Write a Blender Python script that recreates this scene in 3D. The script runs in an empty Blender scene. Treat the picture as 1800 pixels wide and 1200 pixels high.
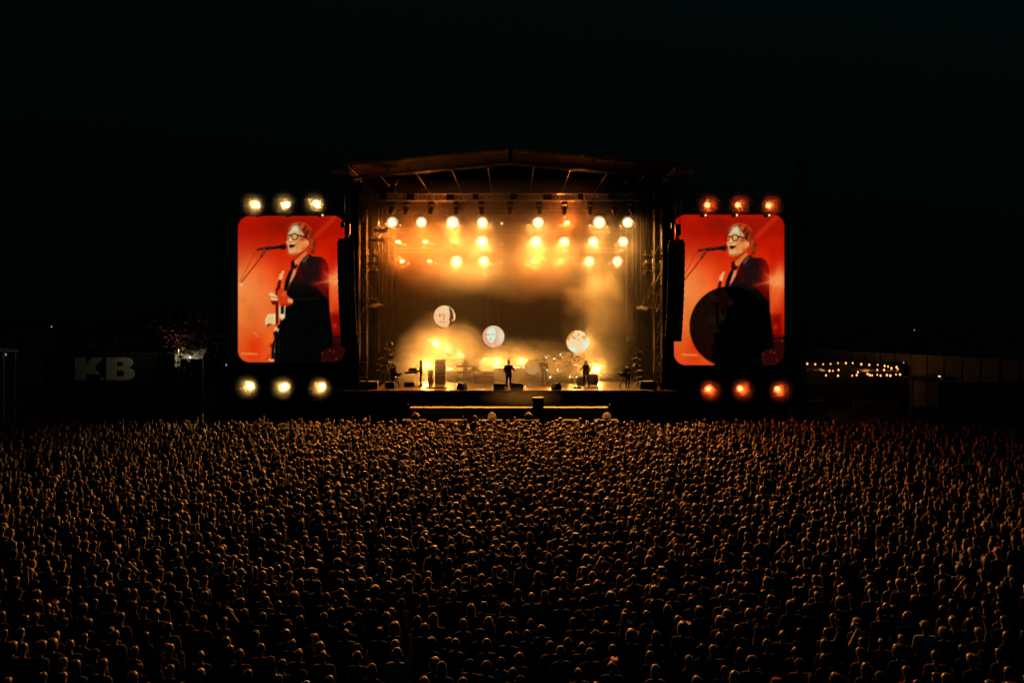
import bpy, bmesh, math, random
import numpy as np
from mathutils import Vector, Matrix, Euler, noise as mnoise

random.seed(7); rng = np.random.default_rng(11)
SC = bpy.context.scene
C = SC.collection
R = math.radians
PI = math.pi

# ------------------------------------------------------------------ camera
F = 1485.0          # focal length in pixels of the 1800 px wide photograph
CAM_Z = 8.0         # camera on a platform over the crowd
cam_d = bpy.data.cameras.new('camera'); cam = bpy.data.objects.new('camera', cam_d); C.objects.link(cam)
cam.location = (0, 0, CAM_Z); cam.rotation_euler = (R(90), 0, 0)
cam_d.sensor_width = 36; cam_d.lens = 36 * F / 1800; cam_d.shift_y = -45 / 1800
cam_d.clip_start = 0.1; cam_d.clip_end = 3000
SC.camera = cam

# ------------------------------------------------------------------ night sky
W = bpy.data.worlds.new('World'); SC.world = W; W.use_nodes = True
nt = W.node_tree; nt.nodes.clear()
wo = nt.nodes.new('ShaderNodeOutputWorld'); bg = nt.nodes.new('ShaderNodeBackground'); sk = nt.nodes.new('ShaderNodeTexSky')
sk.sky_type = 'NISHITA'; sk.sun_disc = False; sk.sun_elevation = R(-4); sk.sun_rotation = R(150); sk.altitude = 50
hs = nt.nodes.new('ShaderNodeMix'); hs.data_type = 'RGBA'; hs.blend_type = 'MULTIPLY'; hs.inputs[0].default_value = 1
hs.inputs[7].default_value = (0.25, 0.9, 0.75, 1)
nt.links.new(sk.outputs[0], hs.inputs[6]); ad = nt.nodes.new('ShaderNodeMix'); ad.data_type = 'RGBA'; ad.blend_type = 'ADD'; ad.inputs[0].default_value = 1; ad.inputs[7].default_value = (0.002, 0.011, 0.0105, 1)   # even night-sky glow
nt.links.new(hs.outputs[2], ad.inputs[6]); nt.links.new(ad.outputs[2], bg.inputs[0]); nt.links.new(bg.outputs[0], wo.inputs[0])
bg.inputs[1].default_value = 0.09
sd = bpy.data.lights.new('moonlight', 'SUN'); sd.energy = 0.004; sd.angle = R(0.5); sd.color = (0.7, 0.85, 1)
so = bpy.data.objects.new('moonlight', sd); C.objects.link(so); so.rotation_euler = (R(50), 0, R(150)); so.location = (0, -20, 60)

# ------------------------------------------------------------------ exposure, sampling
vs = SC.view_settings; vs.view_transform = 'Standard'; vs.look = 'None'; vs.exposure = 0; vs.gamma = 1; vs.use_curve_mapping = False
SC.render.engine = 'CYCLES'
cy = SC.cycles
cy.use_denoising = True; cy.denoising_input_passes = 'RGB_ALBEDO'
try: cy.denoiser = 'OPENIMAGEDENOISE'
except Exception: pass
cy.max_bounces = 5; cy.diffuse_bounces = 0; cy.glossy_bounces = 0; cy.transmission_bounces = 3; cy.volume_bounces = 0; cy.transparent_max_bounces = 6
cy.sample_clamp_indirect = 3; cy.sample_clamp_direct = 0; cy.caustics_reflective = False; cy.caustics_refractive = False
cy.use_light_tree = True; cy.volume_step_rate = 1.0; cy.volume_max_steps = 96
SC.render.film_transparent = False

def P(px, py, Y):
    """point seen at photo pixel (px,py) that stands Y metres away"""
    return Vector(((px - 900) / F * Y, Y, CAM_Z + (555 - py) / F * Y))
def PX(px, Y): return (px - 900) / F * Y
def PZ(py, Y): return CAM_Z + (555 - py) / F * Y
def S(n, Y): return n / F * Y          # photo pixels to metres at distance Y
def lin(r, g, b):
    f = lambda c: (c / 255 / 12.92) if c / 255 <= 0.04045 else ((c / 255 + 0.055) / 1.055) ** 2.4
    return (f(r), f(g), f(b))
# ------------------------------------------------------------------ materials
MATS = {}
def mat(name, col, rough=0.6, metal=0.0, var=0.25, scale=6.0, bump=0.0, spec=0.5, sheen=0.0):
    if name in MATS: return MATS[name]
    m = bpy.data.materials.new(name); m.use_nodes = True; n = m.node_tree
    b = n.nodes['Principled BSDF']
    tc = n.nodes.new('ShaderNodeTexCoord'); tx = n.nodes.new('ShaderNodeTexNoise'); tx.inputs['Scale'].default_value = scale; tx.inputs['Detail'].default_value = 4
    n.links.new(tc.outputs['Object'], tx.inputs['Vector'])
    rp = n.nodes.new('ShaderNodeValToRGB')
    rp.color_ramp.elements[0].position = 0.3; rp.color_ramp.elements[1].position = 0.7
    rp.color_ramp.elements[0].color = tuple(c * (1 - var) for c in col) + (1,)
    rp.color_ramp.elements[1].color = tuple(min(1, c * (1 + var)) for c in col) + (1,)
    n.links.new(tx.outputs['Fac'], rp.inputs[0]); n.links.new(rp.outputs[0], b.inputs['Base Color'])
    b.inputs['Roughness'].default_value = rough; b.inputs['Metallic'].default_value = metal; b.inputs['Specular IOR Level'].default_value = spec
    if sheen: b.inputs['Sheen Weight'].default_value = sheen; b.inputs['Sheen Roughness'].default_value = 0.35; b.inputs['Sheen Tint'].default_value = (1, .78, .55, 1)
    if bump:
        bp = n.nodes.new('ShaderNodeBump'); bp.inputs['Strength'].default_value = bump; bp.inputs['Distance'].default_value = 0.03
        n.links.new(tx.outputs['Fac'], bp.inputs['Height']); n.links.new(bp.outputs[0], b.inputs['Normal'])
    MATS[name] = m; return m
def emi(name, col, strength=1.0, sampling='AUTO'):
    if name in MATS: return MATS[name]
    m = bpy.data.materials.new(name); m.use_nodes = True; n = m.node_tree; n.nodes.clear()
    o = n.nodes.new('ShaderNodeOutputMaterial'); e = n.nodes.new('ShaderNodeEmission')
    e.inputs[0].default_value = tuple(col) + (1,); e.inputs[1].default_value = strength
    n.links.new(e.outputs[0], o.inputs[0])
    m.cycles.emission_sampling = sampling
    MATS[name] = m; return m
BLACK = mat('black_paint', (0.015, 0.016, 0.015), 0.5, spec=0.3)
DRAPE = mat('black_drape', (0.006, 0.006, 0.006), 0.95, bump=0.4, scale=3, spec=0.0)
STEEL = mat('galvanised_steel', (0.42, 0.41, 0.39), 0.38, 0.35, scale=20)
DSTEEL = mat('dark_steel', (0.08, 0.075, 0.07), 0.45, 0.35, scale=15)
TARP = mat('roof_tarp', (0.014, 0.012, 0.011), 0.9, spec=0.05, bump=0.3, scale=1.5)
DECK = mat('stage_deck', (0.11, 0.09, 0.07), 0.38, scale=2.5, bump=0.1)
PALE = mat('pale_plywood', (0.55, 0.45, 0.32), 0.6, scale=9)
GREYP = mat('grey_plastic', (0.1, 0.1, 0.1), 0.5)
CASE = mat('flight_case', (0.035, 0.033, 0.03), 0.5, scale=9)
ALU = mat('aluminium_trim', (0.55, 0.53, 0.5), 0.35, 0.4, scale=25)
GRILLE = mat('speaker_grille', (0.018, 0.018, 0.018), 0.55, scale=60, bump=0.4)
WHITEC = mat('white_canvas', (0.72, 0.7, 0.64), 0.8, scale=3, bump=0.2)

# ------------------------------------------------------------------ mesh builder
class MB:
    def __init__(s): s.v = []; s.f = []; s.mi = []; s.cur = 0
    def add(s, vs, fs):
        o = len(s.v); s.v.extend(tuple(p) for p in vs); s.f.extend(tuple(i + o for i in f) for f in fs); s.mi.extend([s.cur] * len(fs))
        return s
    def box(s, c, d, rot=None, bev=0.0):
        hx, hy, hz = d[0] / 2, d[1] / 2, d[2] / 2
        if bev <= 0:
            vs = [(x, y, z) for x in (-hx, hx) for y in (-hy, hy) for z in (-hz, hz)]
            fs = [(0, 1, 3, 2), (4, 6, 7, 5), (0, 4, 5, 1), (2, 3, 7, 6), (0, 2, 6, 4), (1, 5, 7, 3)]
        else:
            bm = bmesh.new(); bmesh.ops.create_cube(bm, size=1)
            for v in bm.verts: v.co = Vector((v.co.x * d[0], v.co.y * d[1], v.co.z * d[2]))
            bmesh.ops.bevel(bm, geom=bm.edges[:], offset=bev, segments=1, affect='EDGES')
            bm.verts.index_update(); vs = [v.co.copy() for v in bm.verts]; fs = [[v.index for v in f.verts] for f in bm.faces]; bm.free()
        M = rot.to_matrix() if isinstance(rot, Euler) else (rot if rot is not None else None)
        c = Vector(c)
        vs = [(M @ Vector(p) if M is not None else Vector(p)) + c for p in vs]
        return s.add(vs, fs)
    def tube(s, a, b, r, n=6, r2=None, caps=True):
        a = Vector(a); b = Vector(b); d = b - a
        if d.length < 1e-6: return s
        r2 = r if r2 is None else r2
        q = d.to_track_quat('Z', 'Y').to_matrix(); u = q @ Vector((1, 0, 0)); w = q @ Vector((0, 1, 0))
        vs = []
        for p, rr in ((a, r), (b, r2)):
            for i in range(n):
                t = 2 * PI * i / n; vs.append(p + u * math.cos(t) * rr + w * math.sin(t) * rr)
        fs = [(i, (i + 1) % n, n + (i + 1) % n, n + i) for i in range(n)]
        if caps: fs += [tuple(range(n - 1, -1, -1)), tuple(range(n, 2 * n))]
        return s.add(vs, fs)
    def path(s, pts, r, n=5):
        for a, b in zip(pts[:-1], pts[1:]): s.tube(a, b, r, n)
        return s
    def lathe(s, prof, c=(0, 0, 0), axis='Z', n=16, M=None):
        """prof: list of (radius, height)"""
        vs = []; fs = []
        for r, h in prof:
            for i in range(n):
                t = 2 * PI * i / n; vs.append(Vector((r * math.cos(t), r * math.sin(t), h)))
        for k in range(len(prof) - 1):
            for i in range(n): fs.append((k * n + i, k * n + (i + 1) % n, (k + 1) * n + (i + 1) % n, (k + 1) * n + i))
        fs.append(tuple(range(n - 1, -1, -1))); fs.append(tuple((len(prof) - 1) * n + i for i in range(n)))
        if M is None:
            M = {'Z': Matrix.Identity(3), 'Y': Matrix.Rotation(R(90), 3, 'X'), 'X': Matrix.Rotation(R(90), 3, 'Y')}[axis]
        c = Vector(c)
        return s.add([M @ v + c for v in vs], fs)
    def ell(s, c, r, nu=12, nv=8, M=None, jit=0.0):
        vs = []; fs = []
        for j in range(1, nv):
            th = PI * j / nv
            for i in range(nu):
                t = 2 * PI * i / nu; k = 1 + random.uniform(-jit, jit)
                vs.append(Vector((r[0] * math.sin(th) * math.cos(t) * k, r[1] * math.sin(th) * math.sin(t) * k, r[2] * math.cos(th) * k)))
        top = len(vs); vs.append(Vector((0, 0, r[2]))); vs.append(Vector((0, 0, -r[2])))
        for j in range(nv - 2):
            for i in range(nu): fs.append((j * nu + i, (j + 1) * nu + i, (j + 1) * nu + (i + 1) % nu, j * nu + (i + 1) % nu))
        for i in range(nu):
            fs.append((top, i, (i + 1) % nu)); fs.append((top + 1, (nv - 2) * nu + (i + 1) % nu, (nv - 2) * nu + i))
        c = Vector(c)
        return s.add([(M @ v if M is not None else v) + c for v in vs], fs)
    def prism(s, outline, y0, y1):
        """outline of (x,z) points extruded from y0 (front) to y1"""
        n = len(outline)
        vs = [(x, y0, z) for x, z in outline] + [(x, y1, z) for x, z in outline]
        fs = [tuple(range(n)), tuple(range(2 * n - 1, n - 1, -1))] + [(i, i + n, (i + 1) % n + n, (i + 1) % n) for i in range(n)]
        return s.add(vs, fs)
    def quad(s, a, b, c, d): return s.add([a, b, c, d], [(0, 1, 2, 3)])
    def mesh(s, name, mats, smooth=False):
        me = bpy.data.meshes.new(name); me.from_pydata([tuple(v) for v in s.v], [], s.f)
        for m in (mats if isinstance(mats, (list, tuple)) else [mats]): me.materials.append(m)
        if any(s.mi): me.polygons.foreach_set('material_index', s.mi)
        bm = bmesh.new(); bm.from_mesh(me); bmesh.ops.recalc_face_normals(bm, faces=bm.faces); bm.to_mesh(me); bm.free()
        if smooth: me.polygons.foreach_set('use_smooth', [True] * len(me.polygons))
        me.update(); return me
    def build(s, name, mats, parent=None, smooth=False, loc=None):
        o = bpy.data.objects.new(name, s.mesh(name, mats, smooth)); C.objects.link(o)
        if parent is not None: o.parent = parent
        if loc is not None: o.location = loc
        return o

def tag(o, label=None, cat=None, group=None, kind=None):
    if label: o['label'] = label
    if cat: o['category'] = cat
    if group: o['group'] = group
    if kind: o['kind'] = kind
    return o
def thing(name, label, cat, loc=(0, 0, 0), rz=0.0, group=None):
    o = bpy.data.objects.new(name, None); C.objects.link(o); o.location = loc; o.rotation_euler = (0, 0, rz)
    o.empty_display_size = 0.2
    return tag(o, label, cat, group)
def inst(name, me, parent=None, loc=(0, 0, 0), rot=(0, 0, 0), sc=None, material=None):
    o = bpy.data.objects.new(name, me); C.objects.link(o); o.location = loc; o.rotation_euler = rot
    if sc: o.scale = sc
    if parent is not None: o.parent = parent
    if material is not None:
        o.material_slots[0].link = 'OBJECT'; o.material_slots[0].material = material
    return o
def copy_tree(o, parent=None):
    c = o.copy(); C.objects.link(c); c.parent = parent
    for ch in o.children: copy_tree(ch, c)
    return c

def truss_parts(parent, a, b, w=0.4, h=0.4, bay=0.7, r=0.03, rb=0.016, m=None, up=(0, 0, 1), chords='chord', lattice='lattice'):
    """box truss between a and b: four chords and one lattice of braces, as children of parent (coordinates in the parent's space)"""
    m = m or STEEL
    a = Vector(a); b = Vector(b); d = (b - a).normalized(); up = Vector(up)
    if abs(d.dot(up)) > 0.95: up = Vector((0, 1, 0))
    s = d.cross(up).normalized(); u = s.cross(d).normalized(); L = (b - a).length
    offs = [(-w / 2, -h / 2), (w / 2, -h / 2), (w / 2, h / 2), (-w / 2, h / 2)]
    for ox, oy in offs:
        MB().tube(a + s * ox + u * oy, b + s * ox + u * oy, r, 8).build(chords, m, parent, True)
    lb = MB(); n = max(1, round(L / bay))
    for i in range(n):
        for k in range(4):
            p, q = offs[k], offs[(k + 1) % 4]
            if (i + k) % 2: p, q = q, p
            lb.tube(a + d * (L * i / n) + s * p[0] + u * p[1], a + d * (L * (i + 1) / n) + s * q[0] + u * q[1], rb, 5, caps=False)
    for i in range(n + 1):
        for k in range(4):
            p, q = offs[k], offs[(k + 1) % 4]
            lb.tube(a + d * (L * i / n) + s * p[0] + u * p[1], a + d * (L * i / n) + s * q[0] + u * q[1], rb, 5, caps=False)
    # coupling sleeves on the chords
    for i in range(0, n + 1, 3):
        for ox, oy in offs:
            c = a + d * (L * i / n) + s * ox + u * oy
            lb.tube(c - d * 0.05, c + d * 0.05, r * 1.5, 6)
    return lb.build(lattice, m, parent, False)

# strengths of the lamps (watts) and thickness of the smoke
BIG = 5200.0; SMALL = 2600.0; SCR = 1150.0; SMOKE = 0.36; UPPER = 0.19; LSMOKE = 0.5; FLOOR = 2000.0

ORD = ['first', 'second', 'third', 'fourth', 'fifth', 'sixth', 'seventh', 'eighth', 'ninth', 'tenth', 'eleventh', 'twelfth']
# ------------------------------------------------------------------ ground
def gz(y): return -0.042 * (50 - max(y, -30)) if y < 50 else 0.0      # the field falls gently away from the stage
g = MB(); ys = [-600, -200, -60, -30, -10, 10, 20, 30, 40, 50, 60, 75, 100, 160, 300, 700, 1400]; xs_ = [-900 + 60 * i for i in range(31)]
for y0, y1 in zip(ys[:-1], ys[1:]):
    for x0, x1 in zip(xs_[:-1], xs_[1:]): g.quad((x0, y0, gz(y0)), (x1, y0, gz(y0)), (x1, y1, gz(y1)), (x0, y1, gz(y1)))
tag(g.build('ground', mat('trampled_grass', (0.05, 0.05, 0.026), 0.95, var=0.5, scale=0.6, bump=0.4)), 'trampled dark grass field under the crowd', kind='structure')

# ------------------------------------------------------------------ stage floor and front
ZS = 3.15; YF = 55.0; YB = 69.6
stage = thing('stage', 'raised concert stage with glossy deck and black panelled front', 'stage', (0, YF, 0))
def st(mb, name, m, smooth=False): return mb.build(name, m, stage, smooth)
for k in range(10):                                        # deck boards across the depth
    y0 = k * 1.45
    for x0, x1 in ((-9.2, 0.0), (0.0, 9.0)):
        MB().box(((x0 + x1) / 2, y0 + 0.72, ZS - 0.05), (x1 - x0 - 0.012, 1.438, 0.1)).build('deck_panel', DECK, stage)
for x0, x1, dz in ((-11.6, -9.22, 0.02), (9.02, 11.0, 0.03)):
    MB().box(((x0 + x1) / 2, 1.8, ZS - 0.06 - dz), (x1 - x0, 3.4, 0.1)).build('side_deck', DECK, stage)
MB().box((-0.15, 0.012, ZS - 0.055), (18.1, 0.02, 0.085)).build('deck_edge', mat('deck_edge', (0.3, 0.25, 0.18), 0.4), stage)
for k in range(12):
    x = -10.6 + k * 1.9
    MB().box((x, 0.06, 1.5), (1.87, 0.05, 3.0), bev=0.01).build('front_panel', DRAPE, stage)

# back and side drapes, pleated
def drape(name, a, b, z0, z1, parent, amp=0.07, step=0.16, m=None):
    a = Vector(a); b = Vector(b); d = (b - a); L = d.length; d.normalize(); nrm = Vector((-d.y, d.x, 0)); n = int(L / step)
    mb = MB(); vs = []
    for i in range(n + 1):
        p = a + d * (L * i / n) + nrm * (amp * math.sin(i * 1.57) + random.uniform(-.02, .02))
        vs += [(p.x, p.y, z0), (p.x, p.y, z1)]
    mb.add(vs, [(2 * i, 2 * i + 2, 2 * i + 3, 2 * i + 1) for i in range(n)])
    return mb.build(name, m or DRAPE, parent, True)

roof = thing('stage_roof', 'gabled steel truss roof with dark cover and towers over the stage', 'stage roof', (0, YF, 0))
def rl(v): return Vector((v[0], v[1] - YF, v[2]))
# gable trusses: front one seen against the sky, two more inside
XL, XR, ZE, XP, ZP_ = -10.45, 10.55, 17.62, -0.1, 18.52
for yy in (53.9, 61.5, 69.2):
    for (x0, z0), (x1, z1) in (((XL, ZE), (XP, ZP_)), ((XR, ZE), (XP, ZP_))):
        truss_parts(roof, rl((x0, yy, z0 - 0.42)), rl((x1, yy, z1 - 0.42)), w=0.55, h=0.82, bay=1.3, r=0.04, rb=0.022, m=BLACK, chords='rafter_chord', lattice='rafter_lattice')
MB().box(rl((XP, 53.6, ZP_ - 0.4)), (0.28, 0.12, 0.95)).build('ridge_post', DSTEEL, roof)
cov = MB()
for (x0, z0), (x1, z1) in (((XL - 0.3, ZE), (XP, ZP_)), ((XP, ZP_), (XR + 0.3, ZE))):
    n = 8
    for i in range(n):
        for j in range(10):
            def q(u, v):
                sag = -0.05 * math.sin(v * 10 * PI) ** 2
                return rl((x0 + (x1 - x0) * u, 53.4 + 16.6 * v, z0 + (z1 - z0) * u + 0.06 + sag))
            cov.quad(q(i / n, j / 10), q((i + 1) / n, j / 10), q((i + 1) / n, (j + 1) / 10), q(i / n, (j + 1) / 10))
cov.build('roof_cover', TARP, roof)
for u in (0.2, 0.42, 0.64, 0.86):                           # purlins front to back
    for sgn in (0, 1):
        xe = XL if not sgn else XR
        x = xe + (XP - xe) * u; z = ZE + (ZP_ - ZE) * u - 0.9
        MB().tube(rl((x, 53.9, z)), rl((x, 69.2, z)), 0.05, 6).build('purlin', DSTEEL, roof)
# towers
for x in (-9.78, 9.58):
    for y in (55.45, 68.9):
        truss_parts(roof, rl((x, y, 0.0)), rl((x, y, ZE - 0.75)), w=0.5, h=0.5, bay=1.0, r=0.038, rb=0.02, m=DSTEEL, chords='tower_chord', lattice='tower_lattice')
drape('back_drape', rl((-10.2, 69.4, 0)), rl((10.0, 69.4, 0)), ZS - 0.2, 17.4, roof)
for x in (-10.55, 10.35):
    drape('side_drape', rl((x, 56.4, 0)), rl((x, 69.3, 0)), 0.5, 16.9, roof)
for x0, x1 in ((-10.75, -10.0), (9.85, 10.6)):              # black masking beside each tower
    drape('masking_drape', rl((x0, 56.3, 0)), rl((x1, 56.3, 0)), 0.2, 16.8, roof, amp=0.04)
# cantilevered ladder platforms at the eaves
for sx in (-1, 1):
    xa, xb = (-11.45, -10.35) if sx < 0 else (10.4, 11.5)
    pl = bpy.data.objects.new('eave_platform', None); C.objects.link(pl); pl.parent = roof
    for x in (xa, xb):
        for z in (17.2, 17.42): MB().tube(rl((x, 53.6, z)), rl((x, 58.1, z)), 0.04, 6).build('side_rail', ALU, pl)
    rung = MB().tube((-0.55, 0, 0), (0.55, 0, 0), 0.028, 6).mesh('rung', ALU)
    for k in range(10): inst('rung', rung, pl, rl(((xa + xb) / 2, 53.62 + k * 0.497, 17.2)))
    for k in range(5):
        y = 53.6 + k * 0.9; MB().tube(rl((xa, y, 17.2)), rl((xb, y + 0.9, 17.2)), 0.02, 5).build('brace', ALU, pl)
    MB().tube(rl((xa if sx < 0 else xb, 53.6, 17.2)), rl((xa if sx < 0 else xb, 53.6, 18.4)), 0.025, 6).build('corner_pole', DSTEEL, roof)

# ------------------------------------------------------------------ smoke on stage
def volume_mat(name, col, dens, aniso):
    m = bpy.data.materials.new(name); m.use_nodes = True; n = m.node_tree; n.nodes.clear()
    o = n.nodes.new('ShaderNodeOutputMaterial'); v = n.nodes.new('ShaderNodeVolumePrincipled')
    v.inputs['Color'].default_value = tuple(col) + (1,); v.inputs['Density'].default_value = dens; v.inputs['Anisotropy'].default_value = aniso
    n.links.new(v.outputs[0], o.inputs['Volume'])
    return m, n, v
sm, n, v = volume_mat('stage_smoke', (0.95, 0.93, 0.9), 0.02, 0.3)
tc = n.nodes.new('ShaderNodeTexCoord')
sep = n.nodes.new('ShaderNodeSeparateXYZ'); n.links.new(tc.outputs['Object'], sep.inputs[0])
mp = n.nodes.new('ShaderNodeMapping'); mp.inputs['Scale'].default_value = (1, 0.8, 1.25); n.links.new(tc.outputs['Object'], mp.inputs[0])
tx = n.nodes.new('ShaderNodeTexNoise'); tx.inputs['Scale'].default_value = 0.33; tx.inputs['Detail'].default_value = 5; tx.inputs['Roughness'].default_value = 0.55; tx.inputs['Distortion'].default_value = 0.6
n.links.new(mp.outputs[0], tx.inputs['Vector'])
def mth(op, a, b=None, c=None):
    q = n.nodes.new('ShaderNodeMath'); q.operation = op
    for k, x in enumerate((a, b, c)):
        if x is None: continue
        if isinstance(x, (int, float)): q.inputs[k].default_value = x
        else: n.links.new(x, q.inputs[k])
    return q.outputs[0]
def ramp(x, stops):
    q = n.nodes.new('ShaderNodeValToRGB'); e = q.color_ramp.elements
    while len(e) < len(stops): e.new(0.5)
    for k, (p, c) in enumerate(stops): e[k].position = p; e[k].color = (c, c, c, 1)
    n.links.new(x, q.inputs[0]); return q.outputs[0]
puff = ramp(tx.outputs['Fac'], [(0.38, 0.0), (0.5, 0.4), (0.66, 1.0)])
# banks of smoke: one hanging round the lamps under the roof, low ones over the band, a column rising in one wing
wob = n.nodes.new('ShaderNodeVectorMath'); wob.operation = 'MULTIPLY_ADD'; wob.inputs[1].default_value = (3.0, 2.0, 3.0); 
n.links.new(tx.outputs['Color'], wob.inputs[0]); n.links.new(tc.outputs['Object'], wob.inputs[2])
def bank(c, r, k):
    a = n.nodes.new('ShaderNodeVectorMath'); a.operation = 'SUBTRACT'; a.inputs[1].default_value = (c[0] + 1.5, c[1] + 1.0, c[2] + 1.5); n.links.new(wob.outputs[0], a.inputs[0])
    b = n.nodes.new('ShaderNodeVectorMath'); b.operation = 'DIVIDE'; b.inputs[1].default_value = r; n.links.new(a.outputs[0], b.inputs[0])
    l = n.nodes.new('ShaderNodeVectorMath'); l.operation = 'LENGTH'; n.links.new(b.outputs[0], l.inputs[0])
    f = ramp(l.outputs['Value'], [(0.35, 1.0), (0.7, 0.45), (1.0, 0.0)]); return mth('MULTIPLY', f, k)
up = bank((0.0, -0.3, 10.8), (12.0, 8.0, 5.0), UPPER); tot = bank((-4.9, 0.6, 1.2), (4.1, 7.0, 3.9), 0.75)
for c, r, k in (((-0.8, 0.6, 0.6), (6.4, 7.0, 2.7), 0.65), ((6.4, 1.5, 3.6), (3.0, 5.0, 6.4), 0.55), ((2.5, 0.8, 0.6), (5.0, 6.5, 2.6), 0.6)):
    tot = mth('MAXIMUM', tot, bank(c, r, k))
den = mth('MULTIPLY', mth('ADD', mth('MAXIMUM', mth('MULTIPLY', mth('MULTIPLY_ADD', puff, 0.85, 0.15), tot), mth('MULTIPLY', mth('MULTIPLY_ADD', puff, 0.5, 0.5), up)), 0.006), SMOKE)
n.links.new(den, v.inputs['Density'])
sm.cycles.volume_step_rate = 0.45
sb = MB().box((0, 0, 7.0), (19.9, 13.4, 14.0)).build('stage_smoke', sm); sb.location = (0, 62.4, ZS + 0.02)
tag(sb, 'golden smoke drifting under the stage roof', kind='stuff')
# ------------------------------------------------------------------ lamps
LENS = (0.5, 1.0, 0.8)
GOLD = (1.0, 0.40, 0.07); AMBER = (1.0, 0.28, 0.035); ORANGE = (1.0, 0.2, 0.02); RED = (1.0, 0.09, 0.01)
def spot(parent, loc, power, col, tilt=14, yaw=0, cone=130, r=0.12):
    l = bpy.data.lights.new('lamp_light', 'SPOT'); l.energy = power; l.color = col; l.spot_size = R(cone); l.spot_blend = 1.0; l.shadow_soft_size = r
    o = bpy.data.objects.new('lamp_light', l); C.objects.link(o); o.parent = parent; o.location = loc
    d = Vector((math.sin(R(yaw)), -math.cos(R(tilt)) * math.cos(R(yaw)), -math.sin(R(tilt))))
    o.rotation_mode = 'QUATERNION'; o.rotation_quaternion = d.to_track_quat('-Z', 'Y')
    return o
YX = Matrix.Rotation(R(90), 3, 'X')      # +Z of a lathe becomes -Y (towards the audience)
def lens_mat(name, core, rim, r0=0.5, r1=0.97):
    m = bpy.data.materials.new(name); m.use_nodes = True; n = m.node_tree; n.nodes.clear()
    o = n.nodes.new('ShaderNodeOutputMaterial'); e = n.nodes.new('ShaderNodeEmission'); tc = n.nodes.new('ShaderNodeTexCoord'); gr = n.nodes.new('ShaderNodeTexGradient'); gr.gradient_type = 'SPHERICAL'
    mp = n.nodes.new('ShaderNodeMapping'); mp.inputs['Location'].default_value = (-1, 0, -1); mp.inputs['Scale'].default_value = (2, 0, 2); n.links.new(tc.outputs['Generated'], mp.inputs[0]); n.links.new(mp.outputs[0], gr.inputs[0])
    rp = n.nodes.new('ShaderNodeValToRGB'); rp.color_ramp.elements[0].position = 1 - r1; rp.color_ramp.elements[1].position = 1 - r0; rp.color_ramp.elements[0].color = tuple(rim) + (1,); rp.color_ramp.elements[1].color = tuple(core) + (1,)
    n.links.new(gr.outputs[0], rp.inputs[0]); n.links.new(rp.outputs[0], e.inputs[0]); n.links.new(e.outputs[0], o.inputs[0]); return m
LENSM = lens_mat('lens_hot', LENS, (0.5, 0.26, 0.06))
_lm = {}
def lamp_meshes(r):
    k = round(r, 3)
    if k not in _lm:
        hs = MB().lathe([(r * 0.35, -0.42), (r * 0.85, -0.36), (r * 1.04, -0.2), (r * 1.1, 0.0), (r * 1.16, 0.03), (r * 1.16, 0.1), (r * 1.05, 0.1), (r * 1.03, 0.035)], n=20, M=YX)
        ln = MB().lathe([(r * 0.98, 0.0), (r * 0.9, 0.03), (r * 0.6, 0.055), (r * 0.2, 0.065)], n=20, M=YX)
        yk = MB()
        for sx in (-1, 1): yk.box((sx * r * 1.24, 0.1, r * 0.55), (0.03, 0.07, r * 1.5))
        yk.box((0, 0.1, r * 1.32), (r * 2.5, 0.07, 0.04)); yk.tube((0, 0.1, r * 1.3), (0, 0.1, r * 1.3 + 0.22), 0.03, 8)
        _lm[k] = (hs.mesh('housing', BLACK, True), ln.mesh('lens', LENSM, True), yk.mesh('yoke', BLACK))
    return _lm[k]
def round_lamp(name, px, py, Y, r, power, col, label, group, lens=None, tilt=14, yaw=0, cone=130):
    t = thing(name, label, 'stage lamp', P(px, py, Y), 0, group); h, l, y = lamp_meshes(r)
    inst('housing', h, t); inst('lens', l, t, (0, -0.035, 0), material=lens); inst('yoke', y, t)
    if power: spot(t, (0, -0.13, 0), power, col, tilt, yaw, cone, r * 0.6)
    return t
_sq = {}
def square_lamp(name, px, py, Y, w, h, power, col, label, group, lens=None, tilt=14, yaw=0):
    k = (round(w, 2), round(h, 2))
    if k not in _sq:
        a = MB().box((0, 0.12, 0), (w * 1.15, 0.2, h * 1.25), bev=0.02)
        for z in (-1, 1): a.box((0, -0.02, z * h * 0.58), (w * 1.15, 0.1, h * 0.1))
        for x in (-1, 1): a.box((x * w * 0.55, -0.02, 0), (w * 0.06, 0.1, h * 1.05))
        b = MB().box((0, 0, 0), (w, 0.03, h), bev=0.01)
        c = MB().box((0, 0.12, h * 0.95), (w * 1.25, 0.06, 0.04))
        for x in (-1, 1): c.box((x * w * 0.62, 0.12, h * 0.5), (0.03, 0.06, h * 0.9))
        c.tube((0, 0.12, h * 0.95), (0, 0.12, h * 0.95 + 0.2), 0.025, 8)
        _sq[k] = (a.mesh('housing', BLACK), b.mesh('lens', emi('lens_glow', LENS, 1.0)), c.mesh('yoke', BLACK))
    t = thing(name, label, 'stage lamp', P(px, py, Y), 0, group); a, b, c = _sq[k]
    inst('housing', a, t); inst('lens', b, t, (0, -0.005, 0), material=lens); inst('yoke', c, t)
    if power: spot(t, (0, -0.1, 0), power, col, tilt, yaw, 130, 0.1)
    return t

WARM = emi('lens_warm', (1.0, 0.62, 0.3), 1.2)
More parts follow.
